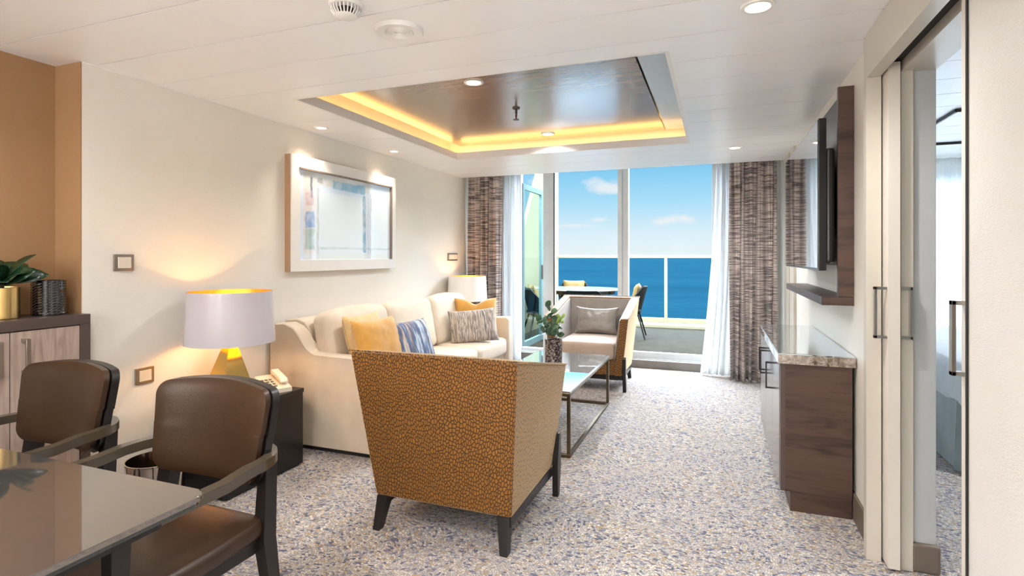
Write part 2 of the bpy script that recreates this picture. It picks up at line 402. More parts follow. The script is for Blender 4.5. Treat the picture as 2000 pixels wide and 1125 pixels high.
def soft(w, d, h, r=.04, crown=.015, n=14, wrinkle=0, seed=0, c=(0,0,0)):
    """rounded, slightly inflated cushion block centred on c"""
    bm = B(); bmesh.ops.create_cube(bm, size=2)
    bmesh.ops.subdivide_edges(bm, edges=bm.edges[:], cuts=n, use_grid_fill=True)
    for v in bm.verts:
        p = v.co.copy()
        q = Vector([math.copysign(abs(x)**.8, x) for x in p])
        s = Vector((q.x*w/2, q.y*d/2, q.z*h/2))
        inner = Vector([max(-m_+r, min(m_-r, x)) for x, m_ in zip(s, (w/2, d/2, h/2))])
        dl = s-inner
        if dl.length > 1e-6: s = inner+dl.normalized()*r
        u, vv, ww = s.x/(w/2), s.y/(d/2), s.z/(h/2)
        s.z += crown*(1-u*u)*(1-vv*vv)*(1 if s.z > 0 else -.3)
        s.x += crown*.7*(1-vv*vv)*(1-ww*ww)*math.copysign(abs(u)**3, u)
        s.y += crown*.7*(1-u*u)*(1-ww*ww)*math.copysign(abs(vv)**3, vv)
        if wrinkle:
            k = noise.noise(Vector((s.x*9+seed, s.y*9, s.z*9)))+.5*noise.noise(Vector((s.x*22+seed, s.y*22, s.z*22)))
            s += s.normalized()*wrinkle*k
        v.co = s+Vector(c)
    return bm
def pillow_bm(w, h, t, n=26, seed=0, pinch=.07, wr=.006, chop=0):
    """throw pillow in the XZ plane (normal Y), centred"""
    bm = B(); sides = []
    for sgn in (1, -1):
        g = []
        for i in range(n+1):
            row = []
            for j in range(n+1):
                u = -1+2*i/n; v = -1+2*j/n
                px = w/2*u*(1-pinch*(1-v*v)*abs(u)**2); pz = h/2*v*(1-pinch*(1-u*u)*abs(v)**2)
                th = t/2*((1-u**4)*(1-v**4))**.55
                if chop: pz -= chop*math.exp(-(u/.35)**2)*max(0, v)**2; th *= 1-.3*math.exp(-(u/.2)**2)*max(0, v)
                k = noise.noise(Vector((u*2.5+seed, v*2.5, sgn*3)))+.6*noise.noise(Vector((u*6+seed, v*6, sgn*5)))
                edge = 1-(max(abs(u), abs(v)))**6
                pl = noise.noise(Vector((u*4, v*14+seed, 1)))*abs(u)**3+noise.noise(Vector((u*14+seed, v*4, 1)))*abs(v)**3
                row.append((px, sgn*(th+wr*k*edge+wr*1.2*pl*edge), pz))
            g.append(row)
        sides.append(g)
    va = [[bm.verts.new(p) for p in r] for r in sides[0]]
    vb = [[va[i][j] if i in (0, n) or j in (0, n) else bm.verts.new(sides[1][i][j]) for j in range(n+1)] for i in range(n+1)]
    for i in range(n):
        for j in range(n):
            bm.faces.new([va[i][j], va[i+1][j], va[i+1][j+1], va[i][j+1]])
            bm.faces.new([vb[i][j], vb[i][j+1], vb[i+1][j+1], vb[i+1][j]])
    return bm
def rpoly(x0, x1, y0, y1, r, n=6):
    P = []
    for cx, cy, a in ((x1-r, y1-r, 0), (x0+r, y1-r, 90), (x0+r, y0+r, 180), (x1-r, y0+r, 270)):
        for k in range(n+1):
            t_ = R(a+90*k/n); P.append((cx+r*cos(t_), cy+r*sin(t_)))
    return P

# ------------------------------------------------------------------ room shell
XL, XR, H = -2.84, .63, 2.2
XN = -3.03                       # niche wall
YB = -2.6                        # wall behind
YE = 5.84                        # ceiling edge before the curtain pocket
YW = 6.40                        # window wall
struct('floor', bx(XN-.1, 5.0, YB-.1, YW, -.06, 0), M['carpet'])

bm = B()      # ceiling of long planks, with the opening of the raised panel left free
RX0, RX1, RY0, RY1 = -2.33, -.22, 2.57, 4.69
ys = [1.45+.317*k for k in range(-13, 14)]
ys = [YB]+[y for y in ys if YB+.05 < y < YE-.05]+[YE]
g = .0032
def plank(x0, x1, y0, y1):
    if x1-x0 > .01 and y1-y0 > .01: box(bm, x0, x1, y0, y1, H, H+.02)
for a, b_ in zip(ys, ys[1:]):
    a += g; b_ -= g
    if b_ <= RY0 or a >= RY1: plank(XN, XR, a, b_)
    else:
        if a < RY0: plank(XN, XR, a, RY0-.02)
        if b_ > RY1: plank(XN, XR, RY1+.02, b_)
        aa, bb = max(a, RY0-.02), min(b_, RY1+.02)
        plank(XN, RX0-.02, aa, bb); plank(RX1+.02, XR, aa, bb)
ceil = struct('ceiling', bm, M['ceil'])
bm = B()
for q in [(XN,XR,YB,RY0-.14),(XN,XR,RY1+.16,YE),(XN,RX0-.15,RY0-.14,RY1+.16),(RX1+.13,XR,RY0-.14,RY1+.16)]: box(bm, *q, H+.021, H+.03)
struct('trim_1', bm, M['shadow'])
bm = B()      # pocket above the curtains
box(bm, XL-.1, XR, YE, YE+.01, H, 2.42); box(bm, XL-.1, XR, YE, YW+.1, 2.42, 2.44)
struct('trim_2', bm, M['white'])

struct('wall_left', bx(XL-.28, XL, 1.71, YW, 0, H+.25), M['wall'])
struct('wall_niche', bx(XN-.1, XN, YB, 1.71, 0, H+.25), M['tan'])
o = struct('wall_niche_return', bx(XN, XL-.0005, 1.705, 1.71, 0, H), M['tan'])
struct('wall_back', bx(XN-.1, XR+.3, YB-.1, YB, 0, H+.25), M['wall'])
struct('wall_right', bx(XR, XR+.015, 2.67, YW, 0, H+.25), M['wall'])
struct('wall_right_near', bx(XR-.005, XR+.19, YB, 1.775, 0, H+.25), M['wallR'])
struct('wall_partition', bx(.70, .825, 2.635, YW, 0, H+.25, bev=.006), M['wallG'])
struct('trim_3', bx(.655, .70, 2.655, 2.70, 0, H), M['dark'])
bm = B(); box(bm, .70, .742, 2.618, 2.635, 0, 2.02); struct('trim_4', bm, M['casing'])
# door casing
struct('trim_5', bx(.588, .642, 2.655, 2.70, 0, 2.02, bev=.002), M['casing'])
struct('trim_6', bx(.588, .640, 1.76, 2.70, 2.02, H-.001, bev=.002), M['casing'])
struct('trim_7', bx(.70, .825, 1.775, 2.635, 2.02, H+.25), M['casing'])
struct('trim_8', bx(.64, .70, 1.775, 2.70, 2.06, H+.1), M['dark'])
struct('trim_9', bx(.620, .83, 1.772, 1.779, 0, 2.02), M['dsteel'])
# window wall pieces
bm = B(); box(bm, XL-.2, -2.34, YW-.05, YW+.12, 0, 2.44); struct('wall_window_left', bm, M['white'])
bm = B(); box(bm, 0.0, XR+.2, YW-.05, YW+.12, 0, 2.44); struct('wall_window_right', bm, M['white'])
struct('wall_above_window', bx(-2.34, 0, YW-.02, YW+.12, 2.40, 2.75), M['white'])
# far right wall joinery
struct('trim_10', bx(XR-.022, XR, 5.44, 5.78, 0, H, bev=.002), M['casing'])
struct('trim_11', bx(XR-.004, XR+.002, 5.38, 5.44, 0, H), M['dark'])
struct('trim_12', bx(XR-.022, XR, 5.12, 5.38, 0, H, bev=.002), M['casing'])
# baseboards
struct('baseboard_right', bx(XR-.014, XR, 2.70, 5.12, 0, .125, bev=.003), M['base'])
struct('baseboard_partition', bx(.737, .835, 2.615, 3.6, 0, .115, bev=.012, seg=3), M['base'])
struct('baseboard_left', bx(XL, XL+.012, 1.72, YE, 0, .1, bev=.003), M['base'])
struct('baseboard_right_near', bx(XR-.018, XR-.005, YB, 1.76, 0, .115, bev=.003), M['base'])
# ceiling edge shadow line along the left wall
struct('trim_13', bx(XL, XL+.012, 1.71, YE, H-.006, H-.0005), M['white'])

# raised ceiling panel
bm = B()
for q in [(RX0-.02,RX0,RY0-.02,RY1+.02),(RX1,RX1+.02,RY0-.02,RY1+.02),(RX0,RX1,RY0-.02,RY0),(RX0,RX1,RY1,RY1+.02)]: box(bm, *q, H-.0005, H+.06)
struct('trim_14', bm, M['white'])
bm = B(); CX0, CX1, CY0, CY1 = RX0-.15, RX1+.13, RY0-.14, RY1+.16
for q in [(CX0-.02,CX0,CY0,CY1),(CX1,CX1+.02,CY0,CY1),(CX0,CX1,CY0-.02,CY0),(CX0,CX1,CY1,CY1+.02)]: box(bm, *q, H+.02, 2.46)
box(bm, CX0-.02, CX1+.02, CY0-.02, CY1+.02, 2.46, 2.48)
struct('trim_15', bm, M['white'])
# floor of the cove behind the lip
bm = B()
box(bm, CX0, RX0-.02, CY0, CY1, H+.022, H+.034); box(bm, RX0-.02, RX1+.02, RY1+.02, CY1, H+.022, H+.034); box(bm, RX0-.02, RX1+.02, CY0, RY0-.02, H+.022, H+.034); box(bm, RX1+.02, CX1, CY0, CY1, H+.022, H+.034)
struct('trim_16', bm, M['white'])
pan = thing('ceiling_panel', 'raised glossy walnut ceiling panel above the coffee table, glowing along its edges', 'ceiling panel', (-1.36, 3.6, 2.33))
obj('wood_veneer', bx(-.955, .955, -1.03, 1.125, 0, .02, bev=.002), M['ceilwood'], pan)
obj('side_strip', bx(.965, 1.22, -1.03, 1.125, .004, .02), simple('sky_tinted_gloss', srgb(196,208,218), .3, var=.01), pan)  # white strip; the sky it mirrors is put into its colour
obj('hanger', bx(-.9, .9, -.9, .9, .02, .128), M['dark'], pan)
# warm light strips lying in the cove
strip = emit('warm_led', (1, .58, .18, 1), 9)
for nm, a in (('led_strip', (CX0+.03, CX0+.05, RY0, CY1-.05)), ('led_strip', (RX0, RX1, CY1-.06, CY1-.04))):
    o = obj(nm, bx(a[0], a[1], a[2], a[3], H+.036, H+.046), strip)
    tag(o, 'warm light strip in the left cove of the raised ceiling' if a[0] < CX0+.1 else 'warm light strip in the window-side cove of the raised ceiling', 'light strip')

# ------------------------------------------------------------------ window, balcony, sea
win_ = thing('window_1', 'tall white framed balcony window with open door leaf', 'window', (0,0,0)); win_['kind'] = 'structure'
for k in ('label','category'): del win_[k]
def wpart(name, q, mat=None, bev=.004): return obj(name, bx(*q, bev=bev), mat or M['alu'], win_)
wpart('frame', (-2.34, -2.29, YW, YW+.09, .07, 2.4)); wpart('frame', (-2.0, -1.92, YW+.01, YW+.10, .07, 2.4)); wpart('frame', (-1.915, -1.85, YW-.02, YW+.07, .07, 2.4))
wpart('frame', (-1.08, -1.03, YW-.02, YW+.07, .07, 2.4)); wpart('frame', (-1.025, -.96, YW+.0, YW+.09, .07, 2.4)); wpart('frame', (-.045, 0, YW, YW+.09, .07, 2.4))
wpart('frame', (-1.85, -1.08, YW, YW+.06, .09, .165)); wpart('frame', (-.96, -.045, YW, YW+.06, .09, .165)); wpart('frame', (-2.29, -2.0, YW, YW+.09, .09, .13))
wpart('frame', (-2.29, -.045, YW, YW+.09, 2.36, 2.4))
wpart('pane', (-1.85, -1.08, YW+.025, YW+.031, .16, 2.37), M['glass'], 0); wpart('pane', (-.96, -.045, YW+.025, YW+.031, .16, 2.37), M['glass'], 0)
wpart('gasket', (-1.856, -1.846, YW-.024, YW, .15, 2.37), M['black'], 0)
struct('trim_17', bx(-2.34, 0, YW-.10, YW+.12, 0, .09, bev=.004), M['sill'])
struct('trim_18', bx(-2.34, 0, YW-.03, YW+.12, .088, .096), M['alu'])

dl = thing('door_1', 'x', 'x', (-2.30, 6.46, .1)); dl['kind'] = 'structure'
for k in ('label','category'): del dl[k]
for q in ((-.02,.02,0,.07,0,2.09),(-.02,.02,.78,.85,0,2.09),(-.02,.02,.07,.78,2.02,2.09),(-.02,.02,.07,.78,0,.08)): obj('frame', bx(*q, bev=.003), M['alug'], dl)
obj('pane', bx(-.004,.004,.07,.78,.08,2.02), M['gglass'], dl)
obj('door_handle', bx(.02,.05,.74,.76,.85,1.05,bev=.004), M['dsteel'], dl)

struct('balcony_floor', bx(-4.2, 1.5, YW, 10.25, -.06, .005), M['deck'])
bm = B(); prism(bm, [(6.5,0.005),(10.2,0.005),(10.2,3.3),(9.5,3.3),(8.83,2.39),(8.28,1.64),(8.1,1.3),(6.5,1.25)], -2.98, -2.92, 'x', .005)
struct('wall_balcony_divider', bm, simple('dark_cream_steel', srgb(96,92,74), .6, var=.02, spec=.1))  # cream lowered evenly to offset the brightened upper sky
struct('trim_19', bx(-2.98, -2.9, 10.2, 10.3, 0, 3.4), M['creamp'])
bm = B(); box(bm, .9, .96, 6.55, 10.2, 0, 2.4); struct('wall_balcony_right', bm, M['creamp'])

rl = thing('balcony_railing', 'white balcony railing with clear glass panels in front of the sea', 'railing', (0, 10.0, 0))
obj('top_rail', bx(-2.9, .9, -.035, .035, 1.235, 1.285, bev=.01), M['creamp'], rl)
for x in (-2.86, -.84, .86): obj('post', bx(x-.025, x+.025, -.03, .03, .005, 1.24, bev=.004), M['creamp'], rl)
for a, c in ((-2.82, -.87), (-.81, .83)): obj('glass_panel', bx(a, c, -.006, .006, .17, 1.22), M['rglass'], rl)
obj('kick_rail', bx(-2.9, .9, -.02, .03, .09, .17, bev=.004), M['creamp'], rl)
obj('kerb', bx(-2.9, .9, -.12, .2, .005, .06, bev=.01), M['creamp'], rl)
sea = obj('sea', bx(-30000, 30000, 30, 45000, -25.5, -25), M['sea']); tag(sea, 'open blue sea with small waves beyond the balcony railing', 'sea'); sea['kind'] = 'stuff'

def outdoor_chair(label, loc, rz):
    c = thing('balcony_chair', label, 'chair', loc, rz, 'woven chairs on the balcony')
    bm = B()   # wrap-around tapered shell, opening to +Y
    n = 24; rings = []
    for k in range(n+1):
        a = R(200+ (340+0-200+0)*0) ; ang = R(-25-130*k/n)   # from right front round the back to left front
        top = .40 + .0; h = .80 if 4 < k < n-4 else .80-.0*k
        arm = min(k, n-k)/5.0; zt = .66+.14*min(1, arm)
        rt, rb = .34, .23
        rings.append([bm.verts.new((rr*cos(ang)*1.0, rr*sin(ang)*.95+.05, z)) for rr, z in ((rb, .40), (rt, zt), (rt-.035, zt), (rb-.03, .43))])
    for a, b_ in zip(rings, rings[1:]):
        for i in range(4): bm.faces.new([a[i], b_[i], b_[(i+1)%4], a[(i+1)%4]])
    bm.faces.new(rings[0]); bm.faces.new(rings[-1][::-1])
    obj('shell', bm, M['wicker'], c)
    obj('seat', soft(.44, .44, .07, .03, .01, 8, c=(0, .05, .42)), M['wicker'], c)
    for sx_ in (-1, 1):
        for sy_ in (-1, 1):
            bm = tube(B(), [(sx_*.17, sy_*.16+.03, .40), (sx_*.27, sy_*.27+.03, .005)], .016, 8, .011); obj('leg', bm, M['black'], c)
    return c
ot = thing('balcony_table', 'oval pale topped table on the balcony among black woven chairs', 'table', (-2.08, 8.5, .04))
obj('tabletop', prism(B(), [(.72*cos(a), .5*sin(a)) for a in [2*pi*k/40 for k in range(40)]], .70, .72, 'z', .006), simple('pale_glass_top', srgb(136,150,156), .1, var=.01, coat=1), ot)
obj('apron', prism(B(), [(.6*cos(a), .4*sin(a)) for a in [2*pi*k/32 for k in range(32)]], .64, .70, 'z'), M['black'], ot)
for sx_ in (-1, 1):
    for sy_ in (-1, 1): obj('leg', tube(B(), [(sx_*.3, sy_*.2, .66), (sx_*.42, sy_*.3, .005)], .02, 8, .014), M['black'], ot)
spots = [('black woven balcony chair left of the table, by the cream divider', (-2.50, 7.85, 0), R(-60), 1),
         ('black woven balcony chair right of the table, before the right pane', (-1.27, 8.62, 0), R(95), 1),
         ('black woven balcony chair behind the table, by the railing', (-2.38, 9.35, 0), R(180), 1),
         ('black woven balcony chair nearest the window, in front of the table', (-1.72, 7.42, 0), R(5), 0)]
c0 = None
for lb, loc, rz, cu in spots:
    if c0 is None: c0 = outdoor_chair(lb, loc, rz); c = c0
    else:
        c = copy_tree(c0); c.location = loc; c.rotation_euler = (0,0,rz); c['label'] = lb
    if cu:
        o = obj('balcony_cushion', pillow_bm(.40, .38, .12, 14, seed=len(lb)), M['ycush'])
        q = Vector((0, -.10, .655)); q.rotate(Matrix.Rotation(rz, 3, 'Z'))
        o.location = Vector(loc)+q; o.rotation_euler = (R(12), 0, rz)
        tag(o, {0:'x'}.get(1, 'mustard cushion in the ' + {0:'left',1:'right',2:'rear'}[spots.index((lb,loc,rz,cu))] + ' balcony chair'), 'cushion', 'mustard cushions on the balcony chairs')

# ------------------------------------------------------------------ curtains
def drape(name, x0, x1, y, z0, z1, folds, amp, mat, flare=0, seed=0, n=220, hz=26, flx=0):
    bm = B(); uv = bm.loops.layers.uv.new('UVMap'); grid = []; L = 0
    us = []; prev = None
    for i in range(n+1):
        s = i/n; ph = s*folds*2*pi+1.3*sin(s*9+seed)
        px = x0+(x1-x0)*s; py = y+amp*sin(ph)
        if prev: L += math.hypot(px-prev[0], py-prev[1])
        prev = (px, py); us.append(L); col_ = []
        for j in range(hz+1):
            tt = j/hz; z = z1+(z0-z1)*tt
            a = amp*(.45+.75*tt)*(1+.35*sin(s*17+seed*2))
            dx = flare*tt**1.6*(s-.0)+flx*tt*tt + .012*sin(ph*.5+3*tt+seed)
            yy = y+a*sin(ph+.25*sin(3*tt+seed))+.3*amp*sin(2.2*ph+seed+tt)
            col_.append(bm.verts.new((px+dx, yy, z)))
        grid.append(col_)
    for i in range(n):
        for j in range(hz):
            f = bm.faces.new([grid[i][j], grid[i+1][j], grid[i+1][j+1], grid[i][j+1]])
            for lp, (a, b_) in zip(f.loops, ((i,j),(i+1,j),(i+1,j+1),(i,j+1))): lp[uv].uv = (us[a], (z1-z0)*(1-b_/hz))
    o = obj(name, bm, mat); s_ = o.modifiers.new('thickness', 'SOLIDIFY'); s_.thickness = .004 if mat == M['drape'] else .001
    return o
tag(drape('curtain', XL+.03, -2.37, 5.95, .015, 2.38, 6.5, .042, M['drape'], seed=1), 'grey dashed heavy curtain hanging left of the window, behind the white lamp', 'curtain')
tag(drape('curtain', .13, .57, 5.97, .015, 2.38, 6.0, .045, M['drape'], seed=4), 'grey dashed heavy curtain hanging right of the window, near the television', 'curtain')
tag(drape('sheer_curtain', -2.42, -2.19, 6.15, .02, 2.38, 5, .03, M['voile'], seed=2), 'white sheer curtain gathered at the left of the window', 'sheer curtain')
tag(drape('sheer_curtain', 0.0, .16, 6.14, .02, 2.38, 5, .03, M['voile'], seed=3, flx=-.16, flare=.14), 'white sheer curtain at the right of the window, flaring at its hem', 'sheer curtain')

# ------------------------------------------------------------------ sofa
SF = thing('sofa', 'long cream fabric sofa against the left wall', 'sofa', (-2.42, 4.03, 0))
def loc_prof(P): return [(x+2.42, z) for x, z in P]
armp = [(-2.825,.03),(-2.825,.79),(-2.80,.815),(-2.70,.822),(-2.635,.80),(-2.585,.76),(-2.55,.70),(-2.53,.655),(-2.50,.632),(-2.45,.625),(-1.97,.625),(-1.95,.60),(-1.95,.03)]
obj('arm', prism(B(), loc_prof(armp), -1.17, -1.05, 'y', .014), M['sofa'], SF)
armp2 = [(-2.825,.03),(-2.825,.64),(-1.98,.655),(-1.95,.63),(-1.95,.03)]
obj('arm', prism(B(), loc_prof(armp2), 1.06, 1.19, 'y', .02, 4), M['sofa'], SF)
backp = [(-2.825,.06),(-2.825,.80),(-2.80,.83),(-2.70,.838),(-2.64,.82),(-2.59,.77),(-2.56,.66),(-2.54,.44),(-2.54,.06)]
obj('back_frame', prism(B(), loc_prof(backp), -1.048, 1.058, 'y', .01), M['sofa'], SF)
obj('base', bx(-.12, .43, -1.048, 1.058, .05, .29, bev=.012), M['sofa'], SF)
obj('plinth', bx(-.38, .42, -1.14, 1.16, .0, .05), M['dark'], SF)
for k in range(3):
    y0 = -1.045+.70*k
    obj('seat_cushion', soft(.70, .695, .17, .045, .012, 12, c=(.115, y0+.35, .375)), M['sofa'], SF)
for k in range(3):
    y0 = -1.04+.70*k; bm = soft(.18, .69, .44, .06, .03, 14, .007, k*5.3)
    bmesh.ops.rotate(bm, verts=bm.verts, cent=(0,0,0), matrix=Matrix.Rotation(R(-11), 3, 'Y'))
    bmesh.ops.translate(bm, verts=bm.verts, vec=(-.055, y0+.345, .665))
    obj('back_cushion', bm, M['sofa'], SF)

def pillow(name, label, cat, w, h, t, mat, loc, az, tilt=14, roll=0, seed=0, group=None, **k):
    """az: compass angle of the face normal (0 = +X); tilt leans it back"""
    bm = pillow_bm(w, h, t, seed=seed, **k)
    o = obj(name, bm, mat)
    Mx = Matrix.Rotation(R(az+90), 4, 'Z') @ Matrix.Rotation(R(-tilt), 4, 'X') @ Matrix.Rotation(R(roll), 4, 'Y')
    o.matrix_world = Matrix.Translation(loc) @ Mx
    return tag(o, label, cat, group)
pillow('throw_pillow', 'beige gold cushion tucked behind the ochre one, near end of the sofa', 'cushion', .40, .40, .13, simple('beige_gold_cloth', srgb(216,180,120), .6, sheen=.4), (-2.29, 3.20, .675), 0, 16, seed=2)
pillow('throw_pillow', 'ochre velvet cushion at the near end of the sofa', 'cushion', .41, .41, .15, M['gcush'], (-2.13, 3.12, .655), -8, 18, seed=1)
pillow('throw_pillow', 'blue and grey striped cushion at the near end of the sofa', 'cushion', .42, .36, .13, M['strip1'], (-2.06, 3.42, .635), -10, 22, seed=5)
pillow('throw_pillow', 'ochre velvet cushion in the far corner of the sofa', 'cushion', .42, .42, .14, M['gcush'], (-2.20, 4.86, .655), -58, 14, seed=8, chop=.05)
pillow('throw_pillow', 'grey and cream striped lumbar cushion at the far end of the sofa', 'cushion', .46, .32, .13, M['strip2'], (-2.14, 4.66, .615), -56, 18, seed=9, roll=-4)

# ------------------------------------------------------------------ armchairs
def armchair(label, loc, rz):
    c = thing('armchair', label, 'armchair', loc, rz, 'ochre patterned armchairs')
    xb, xt, yb, yt, yf = .34, .405, -.31, -.42, .36     # half widths bottom/top, rear bottom/top, front
    zb, zk, za = .15, .84, .69
    ti, tb = .075, .09
    bm = B()
    ob = [(-xb, yf-.02, zb), (-xb, yb, zb), (xb, yb, zb), (xb, yf-.02, zb)]
    ot_ = [(-xt, yf, za), (-xt, yt, zk), (xt, yt, zk), (xt, yf, za)]
    ib = [(-xb+ti, yf-.02, zb), (-xb+ti, yb+tb, zb), (xb-ti, yb+tb, zb), (xb-ti, yf-.02, zb)]
    it = [(-xt+ti, yf, za-.004), (-xt+ti, yt+tb, zk-.004), (xt-ti, yt+tb, zk-.004), (xt-ti, yf, za-.004)]
    Vv = [[bm.verts.new(p) for p in L] for L in (ob, ot_, it, ib)]
    OB, OT, IT, IB = Vv
    for i in range(3):
        bm.faces.new([OB[i], OB[i+1], OT[i+1], OT[i]]); bm.faces.new([OT[i], OT[i+1], IT[i+1], IT[i]])
        bm.faces.new([IT[i], IT[i+1], IB[i+1], IB[i]]); bm.faces.new([IB[i], IB[i+1], OB[i+1], OB[i]])
    for i in (0, 3): bm.faces.new([OB[i], OT[i], IT[i], IB[i]])
    bmesh.ops.recalc_face_normals(bm, faces=bm.faces)
    bmesh.ops.bevel(bm, geom=bm.edges[:], offset=.012, segments=3, profile=.6, affect='EDGES')
    obj('shell', bm, M['ochre'], c)
    # piping along the rear seams
    bm = B(); e = .002
    tube(bm, [(-xt, yf-.01, za+e), (-xt, yt, zk+e), (xt, yt, zk+e), (xt, yf-.01, za+e)], .005, 8)
    obj('piping', bm, M['ochre'], c)
    # taupe inner lining: back and two arms
    hexa_ = lambda pts: hexa(B(), pts, .006)
    k = .012
    obj('inner_back', hexa_([(-xb+ti, yb+tb-.002, .3), (xb-ti, yb+tb-.002, .3), (xb-ti, yb+tb+k, .3), (-xb+ti, yb+tb+k, .3),
        (-xt+ti, yt+tb-.002, zk-.02), (xt-ti, yt+tb-.002, zk-.02), (xt-ti, yt+tb+k, zk-.02), (-xt+ti, yt+tb+k, zk-.02)]), M['taupe'], c)
    for s in (-1, 1):
        P = [(s*(xb-ti+.002+.012), yb+tb, .3), (s*(xb-ti-k+.012), yb+tb, .3), (s*(xb-ti-k+.012), yf-.03, .3), (s*(xb-ti+.014), yf-.03, .3),
             (s*(xt-ti+.002), yt+tb+.01, zk-.025), (s*(xt-ti-k), yt+tb+.01, zk-.025), (s*(xt-ti-k), yf-.012, za-.02), (s*(xt-ti+.002), yf-.012, za-.02)]
        obj('inner_arm', hexa_(P), M['taupe'], c)
    obj('apron', bx(-xb+ti-.005, xb-ti+.005, -.22, yf-.03, zb+.002, .295, bev=.01), M['ochre'], c)
    obj('seat_cushion', soft(.545, .575, .165, .035, .014, 12, c=(0, .06, .378)), simple('beige_seat_cloth', srgb(182,160,142), .7, var=.03, bump=.2, bscale=420, sheen=.3), c)
    for s in (-1, 1):
        obj('side_rail', hexa(B(), [(s*.29, -.30, .105), (s*.335, -.30, .105), (s*.345, .30, .105), (s*.30, .30, .105), (s*.29, -.30, .152), (s*.335, -.30, .152), (s*.345, .30, .152), (s*.30, .30, .152)], .003), M['blackw'], c)
        # front leg: tapered blade outside the arm
        x0 = s*.352; x1 = s*.385
        obj('leg', hexa(B(), [(s*.355, .295, 0), (s*.382, .295, 0), (s*.382, .325, 0), (s*.355, .325, 0), (s*.352, .285, .33), (s*.374, .285, .33), (s*.374, .315, .33), (s*.352, .315, .33)], .003) if False else
            prism(B(), [(.290,0),(.322,0),(.352,.16),(.350,.31),(.335,.33),(.318,.325),(.285,.16)], s*.347, s*.378, 'x', .003), M['blackw'], c)
        obj('leg', hexa(B(), [(s*.30, -.345, 0), (s*.335, -.345, 0), (s*.335, -.305, 0), (s*.30, -.305, 0), (s*.275, -.315, .152), (s*.33, -.315, .152), (s*.33, -.255, .152), (s*.275, -.255, .152)], .003), M['blackw'], c)
    obj('front_rail', bx(-.30, .30, .28, .31, .105, .15, bev=.003), M['blackw'], c)
    return c
a1 = armchair('ochre leaf-patterned armchair in front, seen from behind', (-1.16, 2.48, 0), 0)
a2 = copy_tree(a1); a2.location = (-1.165, 5.43, 0); a2.rotation_euler = (0,0,R(180)); a2['label'] = 'ochre leaf-patterned armchair facing the camera in front of the window, grey cushion on it'
pillow('throw_pillow', 'grey satin lumbar cushion on the armchair by the window', 'cushion', .47, .30, .13, M['satin'], (-1.165, 5.60, .60), -90, 16, seed=12, pinch=.17, wr=.009)

# ------------------------------------------------------------------ coffee table
CT = thing('coffee_table', 'low rectangular coffee table with glossy top and slim bronze frame', 'table', (-1.18, 3.99, 0))
hw, hd, q = .32, .665, .022
obj('tabletop', bx(-hw, hw, -hd, hd, .408, .422, bev=.003), M['coffeetop'], CT)
fr = B()
for z in (.0, .385):
    for s in (-1, 1): box(fr, -hw, hw, s*hd-(q if s > 0 else 0), s*hd+(0 if s > 0 else q), z, z+q, .002, 1); box(fr, s*hw-(q if s > 0 else 0), s*hw+(0 if s > 0 else q), -hd+q, hd-q, z, z+q, .002, 1)
obj('frame', fr, M['bronze'], CT)
for sx_ in (-1, 1):
    for sy_ in (-1, 1):
        a = sx_*hw; b_ = sy_*hd
        obj('leg', bx(min(a, a-sx_*q), max(a, a-sx_*q), min(b_, b_-sy_*q), max(b_, b_-sy_*q), q, .385, bev=.002), M['bronze'], CT)
# vase with eucalyptus
V = thing('plant_vase', 'pebbled bronze vase of eucalyptus sprigs on the coffee table', 'vase', (-1.20, 4.12, .422))
bm = B(); prof = [(.062, 0), (.068, .01), (.069, .19), (.064, .198), (.058, .19), (.056, .03), (.0001, .03)]
lathe(bm, prof, 40, cap1=False); obj('vase', bm, M['pebble'], V)
def leaf_bm(bm, base, d, L, Wd, curl=.15, droop=0, roll=0):
    d = Vector(d).normalized(); s = d.cross(Vector((0,0,1)))
    if s.length < .1: s = Vector((1,0,0))
    s.normalize(); s = Matrix.Rotation(R(roll), 3, d) @ s; nn = s.cross(d).normalized(); n = 7; rows = []
    for i in range(n+1):
        t_ = i/n; wd = Wd*(math.sin(pi*min(1, t_*.96+.03))**.7); p = Vector(base)+d*L*t_-Vector((0,0,1))*droop*t_*t_*L
        rows.append([bm.verts.new(p-s*wd/2+nn*curl*wd), bm.verts.new(p+nn*0), bm.verts.new(p+s*wd/2+nn*curl*wd)])
    for a, b_ in zip(rows, rows[1:]):
        bm.faces.new([a[0], a[1], b_[1], b_[0]]); bm.faces.new([a[1], a[2], b_[2], b_[1]])
def solid(o, t_=.0015): s_ = o.modifiers.new('thickness', 'SOLIDIFY'); s_.thickness = t_; return o
rnd = random.Random(3)
for k, (ax, ay_, hh) in enumerate([(-.02, 0, .46), (-.09, .02, .36), (.06, -.03, .38)]):
    st = [(ax*.2, ay_*.2, .05), (ax*.5, ay_*.5, .2), (ax*.9, ay_, .32), (ax*1.2+.01, ay_*1.2, hh)]
    sp = obj('sprig', tube(B(), st, .003, 6, .0015), M['stem'], V)
    for j in range(11):
        z = .23+(hh-.23)*j/10; f_ = (z-.05)/(hh-.05); bx_ = (ax*1.2*f_, ay_*1.2*f_, z); a = rnd.uniform(0, 6.28)
        bm = B(); leaf_bm(bm, bx_, (cos(a), sin(a), rnd.uniform(-.2, .6)), rnd.uniform(.052, .066), rnd.uniform(.05, .06), .06, 0, rnd.uniform(30, 85))
        solid(obj('leaf', bm, M['eucay'] if k == 2 and j > 5 else M['euca'], sp), .001)

